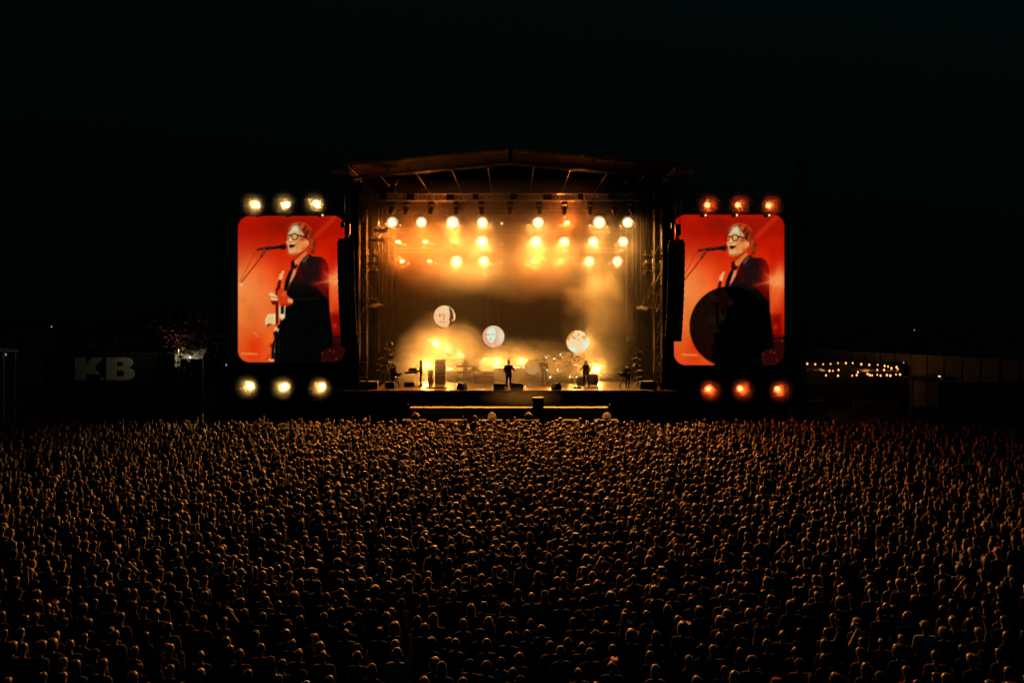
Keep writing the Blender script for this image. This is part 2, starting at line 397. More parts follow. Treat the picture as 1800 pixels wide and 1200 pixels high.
# the lamp wall: three bars of lamps hung one behind the other, each lower and farther back
rows = [
    (60.0, 391, [(690, 'L'), (741, 'L'), (796, 'X'), (848, 'L'), (946, 'L'), (997, 's'), (1053, 'X'), (1103, 'L')], 'front', [(704, 396), (808, 397), (862, 396), (882, 393), (929, 397), (986, 396), (1037, 397), (1090, 397)]),
    (62.7, 425, [(700, 's'), (748, 's'), (800, 'x'), (848, 'X'), (942, 'X'), (992, 'L'), (1043, 'L'), (1095, 'L')], 'middle', [(712, 430), (763, 430), (813, 430), (883, 429), (866, 431), (928, 431), (980, 431), (1032, 431), (1082, 431)]),
    (65.5, 459, [(707, 's'), (755, 's'), (803, 'X'), (851, 'L'), (938, 's'), (986, 'x'), (1036, 'L'), (1085, 'L')], 'rear', [(718, 463), (766, 463), (863, 464), (881, 462), (925, 465), (974, 464), (1025, 463), (1072, 463)]),
]
for Y, py, lamps, nm, tiny in rows:
    bar = thing('lamp_truss', {'front': 'highest lamp truss carrying a row of glaring stage lamps', 'middle': 'middle lamp truss hung between two other rows of stage lamps', 'rear': 'lowest lamp truss of the glaring lamp wall'}[nm], 'truss', (0, Y, 0), 0, 'lamp trusses over the stage')
    z = PZ(py, Y) + 0.85; xa, xb = PX(lamps[0][0], Y) - 0.7, PX(lamps[-1][0], Y) + 0.7
    truss_parts(bar, (xa, 0.14, z), (xb, 0.14, z), 0.3, 0.3, 0.6, 0.025, 0.012, DSTEEL)
    for x in (xa + 0.8, xa / 3, xb / 3, xb - 0.8):
        MB().tube((x, 0.14, z + 0.15), (x, 0.14, 17.3), 0.012, 5).build('hanging_cable', DSTEEL, bar)
    hi = dict(front='highest', middle='middle', rear='lowest')[nm]; nb = ns = 0
    for k, (px, kind) in enumerate(lamps):
        which = f'{ORD[k]} lamp from the yellow-lit screen side'
        if kind in 'LX':
            col = AMBER if px < 780 else GOLD
            round_lamp('stage_lamp', px, py, Y, 0.48 if kind == 'X' else 0.42, BIG * (1.35 if kind == 'X' else 1.0), col, f'glaring round stage lamp on the {hi} lamp truss, {which}', f'round lamps of the {nm} row', tilt=38, yaw=0, cone=96)
        else:
            w = 0.34 if kind == 's' else 0.26
            square_lamp('strobe_lamp', px, py, Y, w, w * 0.62, SMALL * (1 if kind == 's' else 0.55), ORANGE, f'small rectangular orange lamp on the {hi} lamp truss, {which}', f'rectangular lamps of the {nm} row', tilt=12)
    for k, (px, ty) in enumerate(sorted(tiny)):
        round_lamp('pin_lamp', px, ty, Y - 0.1, 0.07 if (px + ty) % 3 else 0.1, 0, GOLD, f'{ORD[k]} tiny pin spot on the {hi} lamp truss counting from the yellow-lit screen', f'pin spots of the {nm} row', WARM)
# ------------------------------------------------------------------ front lighting truss with moving heads
YT = 57.0
ft = thing('lighting_truss', 'long front lighting truss with dark cable bundles above the stage', 'truss', (0, YT, 0))
zt = PZ(347, YT); xa, xb = PX(664, YT), PX(1133, YT)
truss_parts(ft, (xa, 0, zt), (xb, 0, zt), 0.44, 0.46, 0.55, 0.03, 0.016, STEEL)
for px in (676, 722, 792, 836, 903, 962, 1020, 1075, 1124):
    MB().box((PX(px, YT), -0.02, zt + random.uniform(-.05, .04)), (random.uniform(.35, .6), 0.5, 0.4), bev=0.06).build('cable_bundle', BLACK, ft)
for px in (690, 1108):
    mm = MB().box((PX(px, YT), 0, zt + 0.62), (0.34, 0.34, 0.55), bev=0.05); mm.lathe([(0.3, 0), (0.42, 0.25), (0.42, 0.35)], (PX(px, YT), 0, zt + 0.88), n=12)
    mm.build('chain_hoist', BLACK, ft)
for px in (690, 800, 897, 1000, 1108):
    MB().tube((PX(px, YT), 0, zt + 0.2), (PX(px, YT), 0, 17.2), 0.014, 5).build('hanging_chain', DSTEEL, ft)

def moving_head_proto():
    t = bpy.data.objects.new('moving_head_light', None); C.objects.link(t)
    MB().box((0, 0, -0.09), (0.4, 0.3, 0.16), bev=0.03).build('base', BLACK, t)
    y = MB()
    for s in (-1, 1): y.box((s * 0.2, 0, -0.33), (0.045, 0.14, 0.38), bev=0.015)
    y.box((0, 0, -0.19), (0.42, 0.16, 0.05)); y.build('yoke', BLACK, t)
    h = bpy.data.objects.new('head', MB().lathe([(0.08, 0.12), (0.15, 0.08), (0.165, -0.05), (0.16, -0.28), (0.135, -0.42), (0.1, -0.45)], n=14).mesh('head', BLACK, True)); C.objects.link(h); h.parent = t; h.location = (0, 0, -0.42)
    MB().lathe([(0.095, -0.452), (0.05, -0.47)], n=14).build('front_lens', mat('dark_glass', (0.05, 0.05, 0.06), 0.1), h, True)
    cl = MB()
    for s in (-1, 1): cl.box((s * 0.13, 0, 0.03), (0.05, 0.12, 0.1))
    cl.build('clamp', ALU, t)
    return t
mh = moving_head_proto()
heads = [(689, 18, 26), (714, 12, 14), (758, 14, 12), (802, 3, 10), (846, -4, 10), (897, 8, 18), (948, -5, 10), (992, 0, 12), (1037, -2, 12), (1080, -4, 12), (1108, -30, 20)]
for k, (px, ry, rx) in enumerate(heads):
    o = mh if k == 0 else copy_tree(mh)
    o.location = (PX(px, YT), YT, PZ(354, YT) - 0.02); o.scale = (1.0,) * 3
    hd = [c for c in o.children if c.name.startswith('head')][0]; hd.rotation_euler = (R(rx), R(ry), 0)
    tag(o, f'{ORD[k]} unlit black moving head under the front truss, counting from the yellow-lit screen', 'moving light', 'moving heads under the front truss')

# ------------------------------------------------------------------ hung loudspeaker arrays
def cabinet_mesh(w, h, d, nm):
    mb = MB().box((0, 0, 0), (w, d, h * 0.992), bev=0.008)
    mb.cur = 1; mb.box((0, -d / 2 - 0.004, 0), (w * 0.94, 0.02, h * 0.8))
    mb.cur = 2
    for s in (-1, 1):
        mb.box((s * (w / 2 + 0.012), -d * 0.3, 0), (0.03, 0.1, h * 0.8))
        mb.box((s * (w / 2 + 0.012), d * 0.3, 0), (0.03, 0.06, h * 0.8))
    return mb.mesh(nm, [BLACK, GRILLE, ALU])
CAB = cabinet_mesh(1.02, 0.42, 0.62, 'cabinet')
def line_array(px_top, py_top, Y, ncab, label, side, curve=0.8, h=0.42, cab=CAB, name='line_array', yaw=0, x_drift=0.0):
    base = P(px_top, py_top, Y)
    t = thing(name, label, 'loudspeaker array', base, R(yaw))
    MB().box((0, 0, 0.09), (0.9, 0.7, 0.12), bev=0.02).build('rigging_frame', DSTEEL, t)
    z = -h / 2; y = 0.0; ang = 0.0
    for k in range(ncab):
        ang = -curve * (k / ncab) ** 2 * 0.55
        inst('cabinet', cab, t, (x_drift * (k / ncab) ** 2, y, z), (-ang * 1.0, 0, 0))
        z -= h * math.cos(ang); y += -h * math.sin(-ang) * -1.0
    return t
la = line_array(608, 424, 54.0, 16, 'tall black line array of loudspeakers beside the yellow-lit video screen', -1, 0.5, x_drift=0.25, yaw=10)
ra = line_array(1189, 426, 54.0, 15, 'tall black line array of loudspeakers beside the red-lit video screen', 1, 0.5, x_drift=-0.22, yaw=-10)
CAB2 = cabinet_mesh(0.78, 0.3, 0.5, 'small_cabinet')
sl = line_array(661, 540, 58.5, 4, 'short hung loudspeaker array near the keyboard side of the stage', -1, 0.6, 0.3, CAB2, 'side_fill_array', 42)
sr = line_array(1132, 545, 58.5, 4, 'short hung loudspeaker array near the flight case side of the stage', 1, 0.6, 0.3, CAB2, 'side_fill_array', -42)
for o, dx in ((sl, 1), (sr, -1)):
    o.rotation_euler = (R(10), R(-16 * dx), o.rotation_euler.z)
    for x in (-0.3, 0.3): MB().tube((x, 0, 0.1), (x - dx * 0.9, 0.3, 9.0 if 0 else 3.2), 0.012, 5).build('hanging_cable', STEEL, o)
for o, label in ((la, 'chain hoist gripping the line array beside the yellow-lit screen'), (ra, 'chain hoist gripping the line array beside the red-lit screen')):
    p = o.location; t = thing('chain_hoist', label, 'hoist', (p.x, p.y, p.z + 0.16), 0, 'hoists over the big loudspeaker arrays')
    MB().box((0.1, 0, 0.62), (0.34, 0.36, 0.75), bev=0.06).build('motor', BLACK, t)
    MB().box((-0.22, 0, 0.9), (0.22, 0.24, 0.4), bev=0.04).build('chain_bag', BLACK, t)
    MB().box((0.05, 0, 0.11), (0.26, 0.2, 0.2), bev=0.04).build('hook', ALU, t)
    for x in (-0.05, 0.22): MB().tube((x, 0, 0.9), (x, 0, 17.2 - p.z - 0.16), 0.028, 6).build('chain', DSTEEL, t)

# ------------------------------------------------------------------ lamp ladders at the sides of the stage
def par_mesh():
    mb = MB().lathe([(0.05, -0.2), (0.1, -0.16), (0.12, 0.0), (0.125, 0.2), (0.11, 0.2), (0.1, 0.12)], n=12, M=YX)
    return mb.mesh('can', GREYP, True)
PAR = par_mesh()
def lamp_ladder(px, py0, py1, Y, n, label, tilt, flip):
    a = P(px, py0, Y); b = P(px, py1, Y)
    t = thing('lamp_ladder', label, 'lamp ladder', (a.x, Y, b.z), 0, 'lamp ladders in the wings'); L = a.z - b.z
    for s in (-1, 1): MB().tube((s * 0.22, 0, 0), (s * 0.22 + tilt * 0.5, 0, L), 0.03, 6).build('upright', ALU, t)
    for k in range(n):
        z = L * (k + 0.5) / n; x = tilt * 0.5 * z / L
        MB().tube((x - 0.42, 0, z), (x + 0.42, 0, z + tilt * 0.25), 0.028, 6).build('crossbar', ALU, t)
        for i, s in enumerate((-0.28, 0.05, 0.34)):
            o = inst('can', PAR, t, (x + s, -0.05, z - 0.2), (R(random.uniform(-10, 20)), R(random.uniform(-25, 25)), R(flip * random.uniform(35, 70))))
    return t
lamp_ladder(659, 392, 425, 58.0, 2, 'tilted aluminium ladder of unlit cans high beside the amber lamps', 0.9, 1)
lamp_ladder(651, 438, 478, 58.2, 3, 'cluster of unlit cans halfway up the wing behind the taller array', 0.2, 1)
lamp_ladder(652, 515, 548, 58.4, 2, 'unlit cans hung low over the keyboard wing', -0.3, 1)
lamp_ladder(1143, 440, 482, 58.0, 3, 'cluster of unlit cans halfway up the wing by the gold lamps', -0.2, -1)
lamp_ladder(1146, 512, 548, 58.4, 2, 'unlit cans hung low over the flight case wing', 0.3, -1)
for k, (px, Y, z0, z1) in enumerate([(666, 58.0, 5.5, 16.0), (672, 58.6, 9.5, 16.2), (1118, 59.5, 9.0, 16.5), (1137, 58.0, 6.0, 16.2), (1150, 57.6, 8.0, 16.6), (1126, 60.5, 9, 16)]):
    tag(MB().tube((PX(px, Y), Y, z0), (PX(px, Y), Y, z1), 0.014, 5).build('hanging_cable', STEEL), 'thin steel cable hanging straight down in the stage wing', 'cable', 'cables hanging in the wings')
# ------------------------------------------------------------------ pictures shown on the video screens (painted into colour attributes)
def poly_sd(pts, X, Y):
    """signed distance (negative inside) from grid points to a polygon"""
    d = np.full(X.shape, 1e9); s = np.ones(X.shape); n = len(pts)
    for i in range(n):
        ax, ay = pts[i]; bx, by = pts[i - 1]
        ex, ey = bx - ax, by - ay; wx, wy = X - ax, Y - ay
        t = np.clip((wx * ex + wy * ey) / (ex * ex + ey * ey + 1e-9), 0, 1)
        d = np.minimum(d, (wx - ex * t) ** 2 + (wy - ey * t) ** 2)
        c1 = Y >= ay; c2 = Y < by; c3 = ex * wy > ey * wx
        flip = (c1 & c2 & c3) | (~c1 & ~c2 & ~c3); s = np.where(flip, -s, s)
    return s * np.sqrt(d)
def seg_d(pts, X, Y):
    d = np.full(X.shape, 1e9)
    for (ax, ay), (bx, by) in zip(pts[:-1], pts[1:]):
        ex, ey = bx - ax, by - ay; wx, wy = X - ax, Y - ay
        t = np.clip((wx * ex + wy * ey) / (ex * ex + ey * ey + 1e-9), 0, 1)
        d = np.minimum(d, np.hypot(wx - ex * t, wy - ey * t))
    return d
def fbm(X, Y, sc, seed=0, oct=3):
    r = np.random.default_rng(seed); out = np.zeros(X.shape); amp = 1.0; tot = 0
    for o in range(oct):
        gx = r.random((64, 64)); u = X / sc * 2 ** o; v = Y / sc * 2 ** o
        i = np.floor(u).astype(int); j = np.floor(v).astype(int); fu = u - i; fv = v - j
        fu = fu * fu * (3 - 2 * fu); fv = fv * fv * (3 - 2 * fv)
        g = lambda a, b: gx[a % 64, b % 64]
        out += amp * ((g(i, j) * (1 - fu) + g(i + 1, j) * fu) * (1 - fv) + (g(i, j + 1) * (1 - fu) + g(i + 1, j + 1) * fu) * fv); tot += amp; amp *= 0.5
    return out / tot
class Canvas:
    def __init__(s, X, Y): s.X, s.Y = X, Y; s.c = np.zeros(X.shape + (3,))
    def blend(s, a, col):
        a = np.clip(a, 0, 1)[..., None]; s.c = s.c * (1 - a) + np.array(col, float) * a
    def poly(s, pts, col, soft=0.8, op=1.0): s.blend(op * np.clip(0.5 - poly_sd(pts, s.X, s.Y) / soft, 0, 1), col)
    def line(s, pts, w, col, soft=0.7, op=1.0): s.blend(op * np.clip(0.5 - (seg_d(pts, s.X, s.Y) - w / 2) / soft, 0, 1), col)
    def ring(s, cx, cy, r, w, col, sx=1.0, op=1.0): s.blend(op * np.clip(0.5 - (np.abs(np.hypot((s.X - cx) / sx, s.Y - cy) - r) - w / 2) / 0.6, 0, 1), col)
    def glow(s, cx, cy, rx, ry, col, op=1.0, pw=1.0): s.blend(op * np.exp(-(((s.X - cx) / rx) ** 2 + ((s.Y - cy) / ry) ** 2) ** pw), col)
def zA(*p): return [(410 + x / 8.571, 370 + y / 8.571) for x, y in p]
def zB(*p): return [(410 + x / 8.276, 500 + y / 8.276) for x, y in p]
def paint_singer(X, Y, circle=False):
    cv = Canvas(X, Y)
    # stage light behind the singer
    t = np.clip((Y - 378) / 262, 0, 1)
    stops = np.array([0, .12, .3, .45, .6, .8, 1.0]); cols = np.array([(176, 30, 6), (178, 26, 4), (206, 48, 10), (222, 74, 22), (232, 108, 44), (230, 100, 36), (226, 92, 34)], float)
    for k in range(3): cv.c[..., k] = np.interp(t, stops, cols[:, k])
    cv.glow(425, 505, 55, 60, (238, 170, 104), 0.75); cv.glow(440, 560, 60, 50, (234, 136, 66), 0.6)
    cv.glow(505, 395, 38, 18, (120, 28, 8), 0.6); cv.glow(560, 392, 35, 22, (150, 30, 6), 0.5)
    cv.glow(448, 612, 16, 26, (222, 66, 14), 0.8); cv.glow(585, 470, 22, 40, (214, 50, 10), 0.8)
    f = fbm(X, Y, 34, 3); cv.c *= (0.9 + 0.2 * f)[..., None]
    cv.line(zA((1240, 390), (1580, 50)), 8, (206, 60, 20), 5, 0.65)
    cv.poly(zB((1380, -600), (1660, -600), (1660, 1150), (1470, 1150)), (190, 24, 4), 14, 0.75)
    cv.glow(598, 490, 13, 26, (244, 160, 100), 0.9); cv.glow(590, 520, 12, 24, (240, 130, 62), 0.7)
    cv.poly(zB((1400, 420), (1560, 420), (1660, 1150), (1440, 1150)), (120, 10, 4), 10, 0.85)
    # floor bits
    cv.line(zB((130, 1000), (340, 1010)), 3.2, (246, 160, 96), 2, 0.8); cv.line(zB((310, 700), (350, 750)), 2, (244, 170, 120), 2, 0.6)
    # hair
    hairp = zA((812, 340), (845, 250), (895, 202), (960, 176), (1050, 178), (1115, 208), (1172, 268), (1205, 340), (1222, 410), (1245, 480), (1250, 560), (1220, 655), (1165, 645), (1140, 560), (1100, 470), (1030, 300), (940, 220), (870, 270), (835, 340))
    cv.poly(hairp, (150, 52, 14), 1.2)
    hs = fbm(X * 1.6 + Y * 0.8, Y * 0.5, 3.2, 5, 2); sd = poly_sd(hairp, X, Y)
    cv.blend(np.clip(0.4 - sd, 0, 1) * np.clip((hs - 0.45) * 4, 0, 1) * 0.75, (214, 104, 40)); cv.blend(np.clip(0.4 - sd, 0, 1) * np.clip((0.42 - hs) * 5, 0, 1) * 0.8, (52, 14, 6))
    cv.line(zA((850, 255), (900, 205), (960, 182), (1050, 184), (1115, 212), (1170, 275)), 1.2, (232, 96, 30), 1.2, 0.8)
    # face
    cv.poly(zA((862, 300), (905, 240), (950, 222), (990, 245), (1020, 300), (1055, 350), (1095, 440), (1140, 462), (1138, 510), (1100, 555), (1068, 600), (1010, 650), (960, 668), (895, 662), (848, 648), (834, 610), (826, 560), (815, 510), (795, 470), (815, 440), (815, 390), (830, 340)), (226, 176, 118), 1.0)
    cv.glow(*zA((935, 290))[0], 8.5, 8, (206, 216, 186), 0.95); cv.glow(*zA((1040, 540))[0], 7, 11, (236, 146, 78), 0.8)
    cv.glow(*zA((880, 620))[0], 6, 5, (226, 204, 158), 0.8); cv.glow(*zA((1040, 430))[0], 6, 4, (150, 46, 20), 0.75); cv.glow(*zA((965, 650))[0], 9, 3, (206, 110, 50), 0.6)
    for ln in (((985, 250), (1000, 300), (1010, 350)), ((1020, 270), (1050, 330), (1085, 380)), ((1060, 280), (1100, 350), (1110, 420))): cv.line(zA(*ln), 1.0, (70, 22, 10), 0.8, 0.85)
    cv.poly(zA((1085, 500), (1120, 462), (1145, 475), (1135, 515), (1095, 545)), (232, 160, 92), 0.9)
    cv.glow(*zA((985, 480))[0], 4, 6, (214, 120, 62), 0.55); cv.glow(*zA((905, 440))[0], 3, 2.5, (190, 110, 66), 0.5); cv.glow(*zA((880, 590))[0], 4, 2, (196, 120, 74), 0.5); cv.glow(*zA((1075, 590))[0], 5, 6, (180, 70, 30), 0.6); cv.glow(*zA((960, 590))[0], 3, 5, (206, 140, 84), .5)
    cv.line(zA((945, 480), (965, 520), (950, 570)), 1.2, (170, 80, 40), 1.6, 0.6); cv.line(zA((880, 330), (960, 322)), .8, (170, 130, 90), 1.2, .5); cv.line(zA((860, 640), (940, 655), (1010, 640)), 1.5, (150, 70, 34), 2, .6)
    # glasses
    x, y = zA((925, 395))[0]; cv.ring(x, y, 5.3, 1.7, (40, 16, 10)); cv.glow(x, y, 3.4, 3, (228, 150, 70), 0.7)
    x, y = zA((815, 410))[0]; cv.ring(x, y, 4.4, 1.2, (96, 24, 10), 0.8); cv.glow(x, y, 2.5, 3, (200, 70, 24), 0.7)
    cv.line(zA((840, 375), (880, 372)), 2.2, (36, 14, 10)); cv.line(zA((965, 372), (1030, 385), (1095, 410)), 2.4, (48, 14, 8))
    # nose, mouth, chin
    cv.poly(zA((845, 425), (870, 400), (892, 455), (872, 478), (838, 470)), (230, 212, 166), 1.2, 0.9); cv.line(zA((840, 474), (885, 476)), 1.2, (130, 50, 26), 1, 0.9)
    cv.poly(zA((838, 518), (890, 508), (942, 514), (925, 545), (885, 562), (850, 562)), (64, 10, 6), 0.9); cv.line(zA((868, 504), (920, 508)), 1.6, (222, 214, 184), 0.8)
    # neck, collar, shirt
    cv.poly(zA((925, 690), (960, 665), (1070, 598), (1125, 610), (1060, 680), (980, 745), (935, 720)), (166, 58, 20), 1.1)
    cv.poly(zA((920, 765), (1000, 690), (1095, 605), (1120, 645), (1030, 755), (960, 860)), (224, 124, 66), 1.0)
    cv.poly(zA((872, 765), (925, 735), (975, 835), (925, 890), (870, 860)), (48, 12, 8), 1.0); cv.poly(zA((918, 760), (945, 740), (965, 800), (940, 830)), (230, 140, 80), 0.9)
    cv.poly(zA((880, 900), (945, 880), (935, 980), (870, 1110), (820, 1180)), (226, 150, 96), 1.0)
    # blazer
    bl = zA((1145, 655), (1200, 690), (1330, 700), (1390, 740), (1432, 830), (1442, 1000), (1440, 1210), (1455, 1500), (1500, 2000), (1520, 2200), (1350, 2300), (1340, 2420), (620, 2420), (700, 1700), (790, 1300), (855, 1110), (940, 960), (1000, 800), (1060, 715))
    cv.poly(bl, (32, 20, 20), 1.2)
    inside = np.clip(0.5 - poly_sd(bl, X, Y), 0, 1)
    cv.blend(inside * np.exp(-((X - 572) / 9) ** 2 - ((Y - 478) / 28) ** 2) * 0.95, (168, 12, 2)); cv.blend(inside * np.exp(-((X - 556) / 8) ** 2 - ((Y - 500) / 7) ** 2) * 0.8, (150, 14, 4))
    cv.blend(inside * np.exp(-((X - 528) / 6) ** 2 - ((Y - 480) / 12) ** 2) * 0.6, (92, 8, 10)); cv.blend(inside * np.clip((fbm(X * 3, Y, 6, 9) - 0.5) * 2, 0, 0.4), (58, 44, 44))
    cv.poly(zA((1045, 745), (1130, 680), (1150, 690), (1060, 800)), (92, 84, 74), 1.2)
    cv.poly(zA((760, 1210), (785, 1050), (840, 920), (890, 850), (905, 900), (850, 1060), (815, 1210)), (26, 10, 10), 1.0)
    # microphone and stand
    cv.line(zA((425, 700), (110, 1095)), 1.7, (128, 26, 10)); cv.line(zA((365, 595), (310, 660), (215, 860), (95, 1075)), 0.8, (150, 34, 12))
    cv.line(zA((470, 620), (425, 690)), 3.4, (26, 24, 20)); cv.line(zA((465, 625), (430, 680)), 1.0, (200, 190, 160), 0.6, 0.7)
    cv.line(zA((375, 588), (520, 560), (690, 545)), 3.4, (14, 14, 12)); cv.line(zA((500, 575), (700, 552)), 4.6, (12, 12, 10)); cv.line(zA((400, 578), (680, 540)), 0.8, (170, 164, 140), 0.8, 0.6)
    x, y = zA((752, 545))[0]; cv.blend(np.clip(0.5 - (np.hypot(X - x, (Y - y) * 1.08) - 5.4) / 0.8, 0, 1), (14, 12, 10)); cv.glow(*zA((745, 515))[0], 2, 1.2, (140, 130, 110), 0.7)
    # guitar neck and hands
    cv.poly(zA((700, 985), (735, 908), (775, 905), (752, 980), (735, 1045), (685, 1040)), (234, 176, 116), 0.9)
    for q in ((700, 970), (690, 1010), (680, 1055), (735, 1000), (725, 1040)): cv.glow(*zA(q)[0], 1.2, 1.2, (250, 214, 160), 0.9)
    cv.poly(zA((682, 1045), (725, 1045), (705, 1210), (648, 1210)), (88, 16, 8), 0.9)
    body = zB((770, 300), (870, 250), (830, 190), (780, 130), (750, -40), (1390, -40), (1378, 200), (1405, 420), (1452, 750), (1470, 900), (1300, 960), (1292, 1160), (596, 1160), (600, 830), (640, 700), (690, 560), (745, 480))
    lo = np.clip((Y - 492) / 34, 0, 1) ** 0.7; cv.blend(np.clip(0.5 - poly_sd(body, X, Y) / 1.0, 0, 1) * lo, (3, 8, 7)); cv.blend(np.clip(0.5 - poly_sd(body, X, Y), 0, 1) * lo * np.clip((fbm(X * 2.2, Y * .7, 9, 12) - .55) * 1.2, 0, .2), (14, 24, 24)); cv.line(zB((900, 215), (1120, 205), (1230, 190)), 3, (36, 26, 24), 3, .6)
    cv.poly(zB((1180, 0), (1385, 0), (1370, 220), (1290, 120)), (128, 10, 4), 4, 0.75)
    cv.poly(zB((618, 60), (665, 40), (655, 300), (655, 560), (615, 610)), (72, 14, 8), 0.9)
    cv.poly(zB((640, 100), (685, 45), (730, 60), (785, 150), (830, 200), (872, 222), (862, 285), (800, 312), (700, 312), (655, 250), (640, 180)), (206, 72, 26), 1.0)
    cv.poly(zB((790, 205), (830, 200), (872, 222), (862, 272), (800, 262)), (236, 168, 104), 1.0); cv.glow(*zB((735, 140))[0], 3, 4, (236, 150, 88), 0.6); cv.line(zB((700, 300), (850, 285)), 2.0, (140, 20, 8), 1.5, 0.8)
    cv.poly(zB((525, 118), (565, 118), (640, 165), (655, 238), (555, 228), (528, 175)), (238, 196, 144), 0.9); cv.line(zB((530, 178), (645, 196)), 1.2, (170, 70, 30)); cv.poly(zB((545, 232), (650, 242), (640, 300), (570, 290)), (112, 22, 12), 1.0)
    cv.poly(zB((472, 490), (508, 432), (616, 420), (616, 582), (556, 572), (492, 612), (472, 600)), (236, 212, 166), 0.9); cv.poly(zB((478, 590), (530, 566), (560, 575), (492, 615)), (120, 24, 12), 1.0)
    for q in (((490, 470), (520, 570)), ((525, 450), (552, 560)), ((560, 440), (585, 560))): cv.line(zB(*q), 0.8, (176, 120, 76), 0.7, 0.8)
    cv.poly(zB((672, 318), (762, 308), (752, 480), (712, 522), (668, 470)), (226, 214, 170), 0.9); cv.poly(zB((694, 314), (740, 312), (738, 425), (690, 425)), (22, 14, 10), 0.8)
    cv.poly(zB((585, 690), (622, 640), (640, 600), (700, 560), (700, 640), (660, 700), (680, 1160), (600, 1160), (606, 850), (600, 800)), (8, 10, 8), 0.9)
    cv.poly(zB((600, 640), (630, 600), (648, 640), (668, 640), (655, 690), (590, 700)), (232, 190, 140), 0.9); cv.poly(zB((596, 690), (640, 660), (650, 780), (600, 800)), (10, 10, 8), 0.9)
    cv.line(zB((608, 850), (596, 1000), (590, 1100)), 1.2, (210, 206, 170)); cv.line(zB((662, 700), (680, 840), (660, 1000), (660, 1150)), 0.7, (90, 30, 24))
    cv.poly(zB((560, 880), (600, 800), (606, 850), (590, 1100), (556, 1100)), (20, 10, 8), 0.9); cv.glow(*zB((560, 885))[0], 3, 3, (84, 14, 8), 0.9); cv.line(zB((545, 1020), (480, 1070), (520, 1095), (590, 1100)), 0.8, (120, 40, 20)); cv.line(zB((520, 1092), (590, 1100)), 2.2, (240, 216, 176))
    # amplifier and kit in the dark corner
    cv.poly(zB((1440, 720), (1660, 720), (1660, 1160), (1290, 1160), (1300, 960), (1465, 900)), (46, 12, 10), 3); cv.line(zB((1460, 740), (1640, 730)), 2.2, (140, 12, 10), 1.5, 0.8); cv.line(zB((1460, 800), (1640, 800)), 1.6, (110, 14, 10), 1.5, 0.8)
    cv.glow(*zB((1480, 600))[0], 3.5, 4, (214, 66, 30), 0.8)
    for q in ((1298, 995), (1410, 960), (1467, 975), (1500, 1080), (1578, 800)): cv.glow(*zB(q)[0], 1.0, 1.6, (226, 90, 60), 0.8)
    cv.line(zB((1298, 975), (1296, 1130)), 0.6, (110, 40, 30))
    if circle:
        d = np.hypot(X - 509 - 0, Y - 572); a = np.clip(0.5 - (d - 71) / 0.8, 0, 1); cv.c *= (1 - 0.88 * a)[..., None]
    # lens flare of the lamp that the camera on stage caught
    fx, fy = (587, 492); cv.glow(fx, fy, 14, 12, (252, 170, 104), 0.85); cv.glow(fx, fy, 4.6, 4.6, (196, 232, 202), 1.0)
    for ang, L in ((168, 46), (-70, 34), (100, 34), (-140, 26), (-15, 20)):
        ex, ey = fx + L * math.cos(R(ang)), fy + L * math.sin(R(ang)); dd = seg_d([(fx, fy), (ex, ey)], X, Y); ll = np.clip(1 - np.hypot(X - fx, Y - fy) / L, 0, 1)
        cv.blend(np.exp(-(dd / 2.4) ** 2) * ll * 0.85, (250, 140, 74))
    cv.glow(423.5, 499.5, 3, 3, (236, 222, 180), 0.8)
    cv.c = 255 * np.clip(cv.c / 255, 0, 1) ** np.array([1.08, 1.22, 1.25])
    # soft focus and grain of live video
    p = np.pad(cv.c, ((2, 2), (2, 2), (0, 0)), mode='edge'); k5 = np.array([0, .13, .74, .13, 0]); h, w = X.shape
    q = sum(k5[i] * p[:, i:i + w] for i in range(5)); cv.c = sum(k5[i] * q[i:i + h] for i in range(5))
    cv.c *= (1 + np.random.default_rng(2).normal(0, .02, X.shape))[..., None]
    return cv.c
def to_lin(c):
    c = np.clip(c / 255.0, 0, 1); return np.where(c <= 0.04045, c / 12.92, ((c + 0.055) / 1.055) ** 2.4)
def display_mat(name, strength=1.0):
    m = bpy.data.materials.new(name); m.use_nodes = True; n = m.node_tree; n.nodes.clear()
    o = n.nodes.new('ShaderNodeOutputMaterial'); e = n.nodes.new('ShaderNodeEmission'); a = n.nodes.new('ShaderNodeVertexColor'); a.layer_name = 'picture'
    n.links.new(a.outputs[0], e.inputs[0]); e.inputs[1].default_value = strength; n.links.new(e.outputs[0], o.inputs[0]); return m
def grid_display(name, NX, NZ, w, h, colours, material, mask=None):
    """upright grid facing -Y, colours (NZ,NX,3) linear with row 0 at the top; mask keeps the quads that belong to the lit face"""
    xs = np.linspace(-w / 2, w / 2, NX); zs = np.linspace(h / 2, -h / 2, NZ)
    vs = np.zeros((NZ, NX, 3)); vs[..., 0] = xs[None]; vs[..., 2] = zs[:, None]
    idx = np.arange(NX * NZ).reshape(NZ, NX)
    q = np.stack([idx[1:, :-1], idx[1:, 1:], idx[:-1, 1:], idx[:-1, :-1]], -1)
    q = q[mask[:-1, :-1]] if mask is not None else q.reshape(-1, 4)
    me = bpy.data.meshes.new(name); me.from_pydata(vs.reshape(-1, 3).tolist(), [], q.reshape(-1, 4).tolist())
    at = me.color_attributes.new('picture', 'FLOAT_COLOR', 'POINT'); col = np.ones((NX * NZ, 4), np.float32); col[:, :3] = colours.reshape(-1, 3)
    at.data.foreach_set('color', col.ravel()); me.materials.append(material); me.update(); return me
SCREEN = display_mat('screen_picture', 1.0)

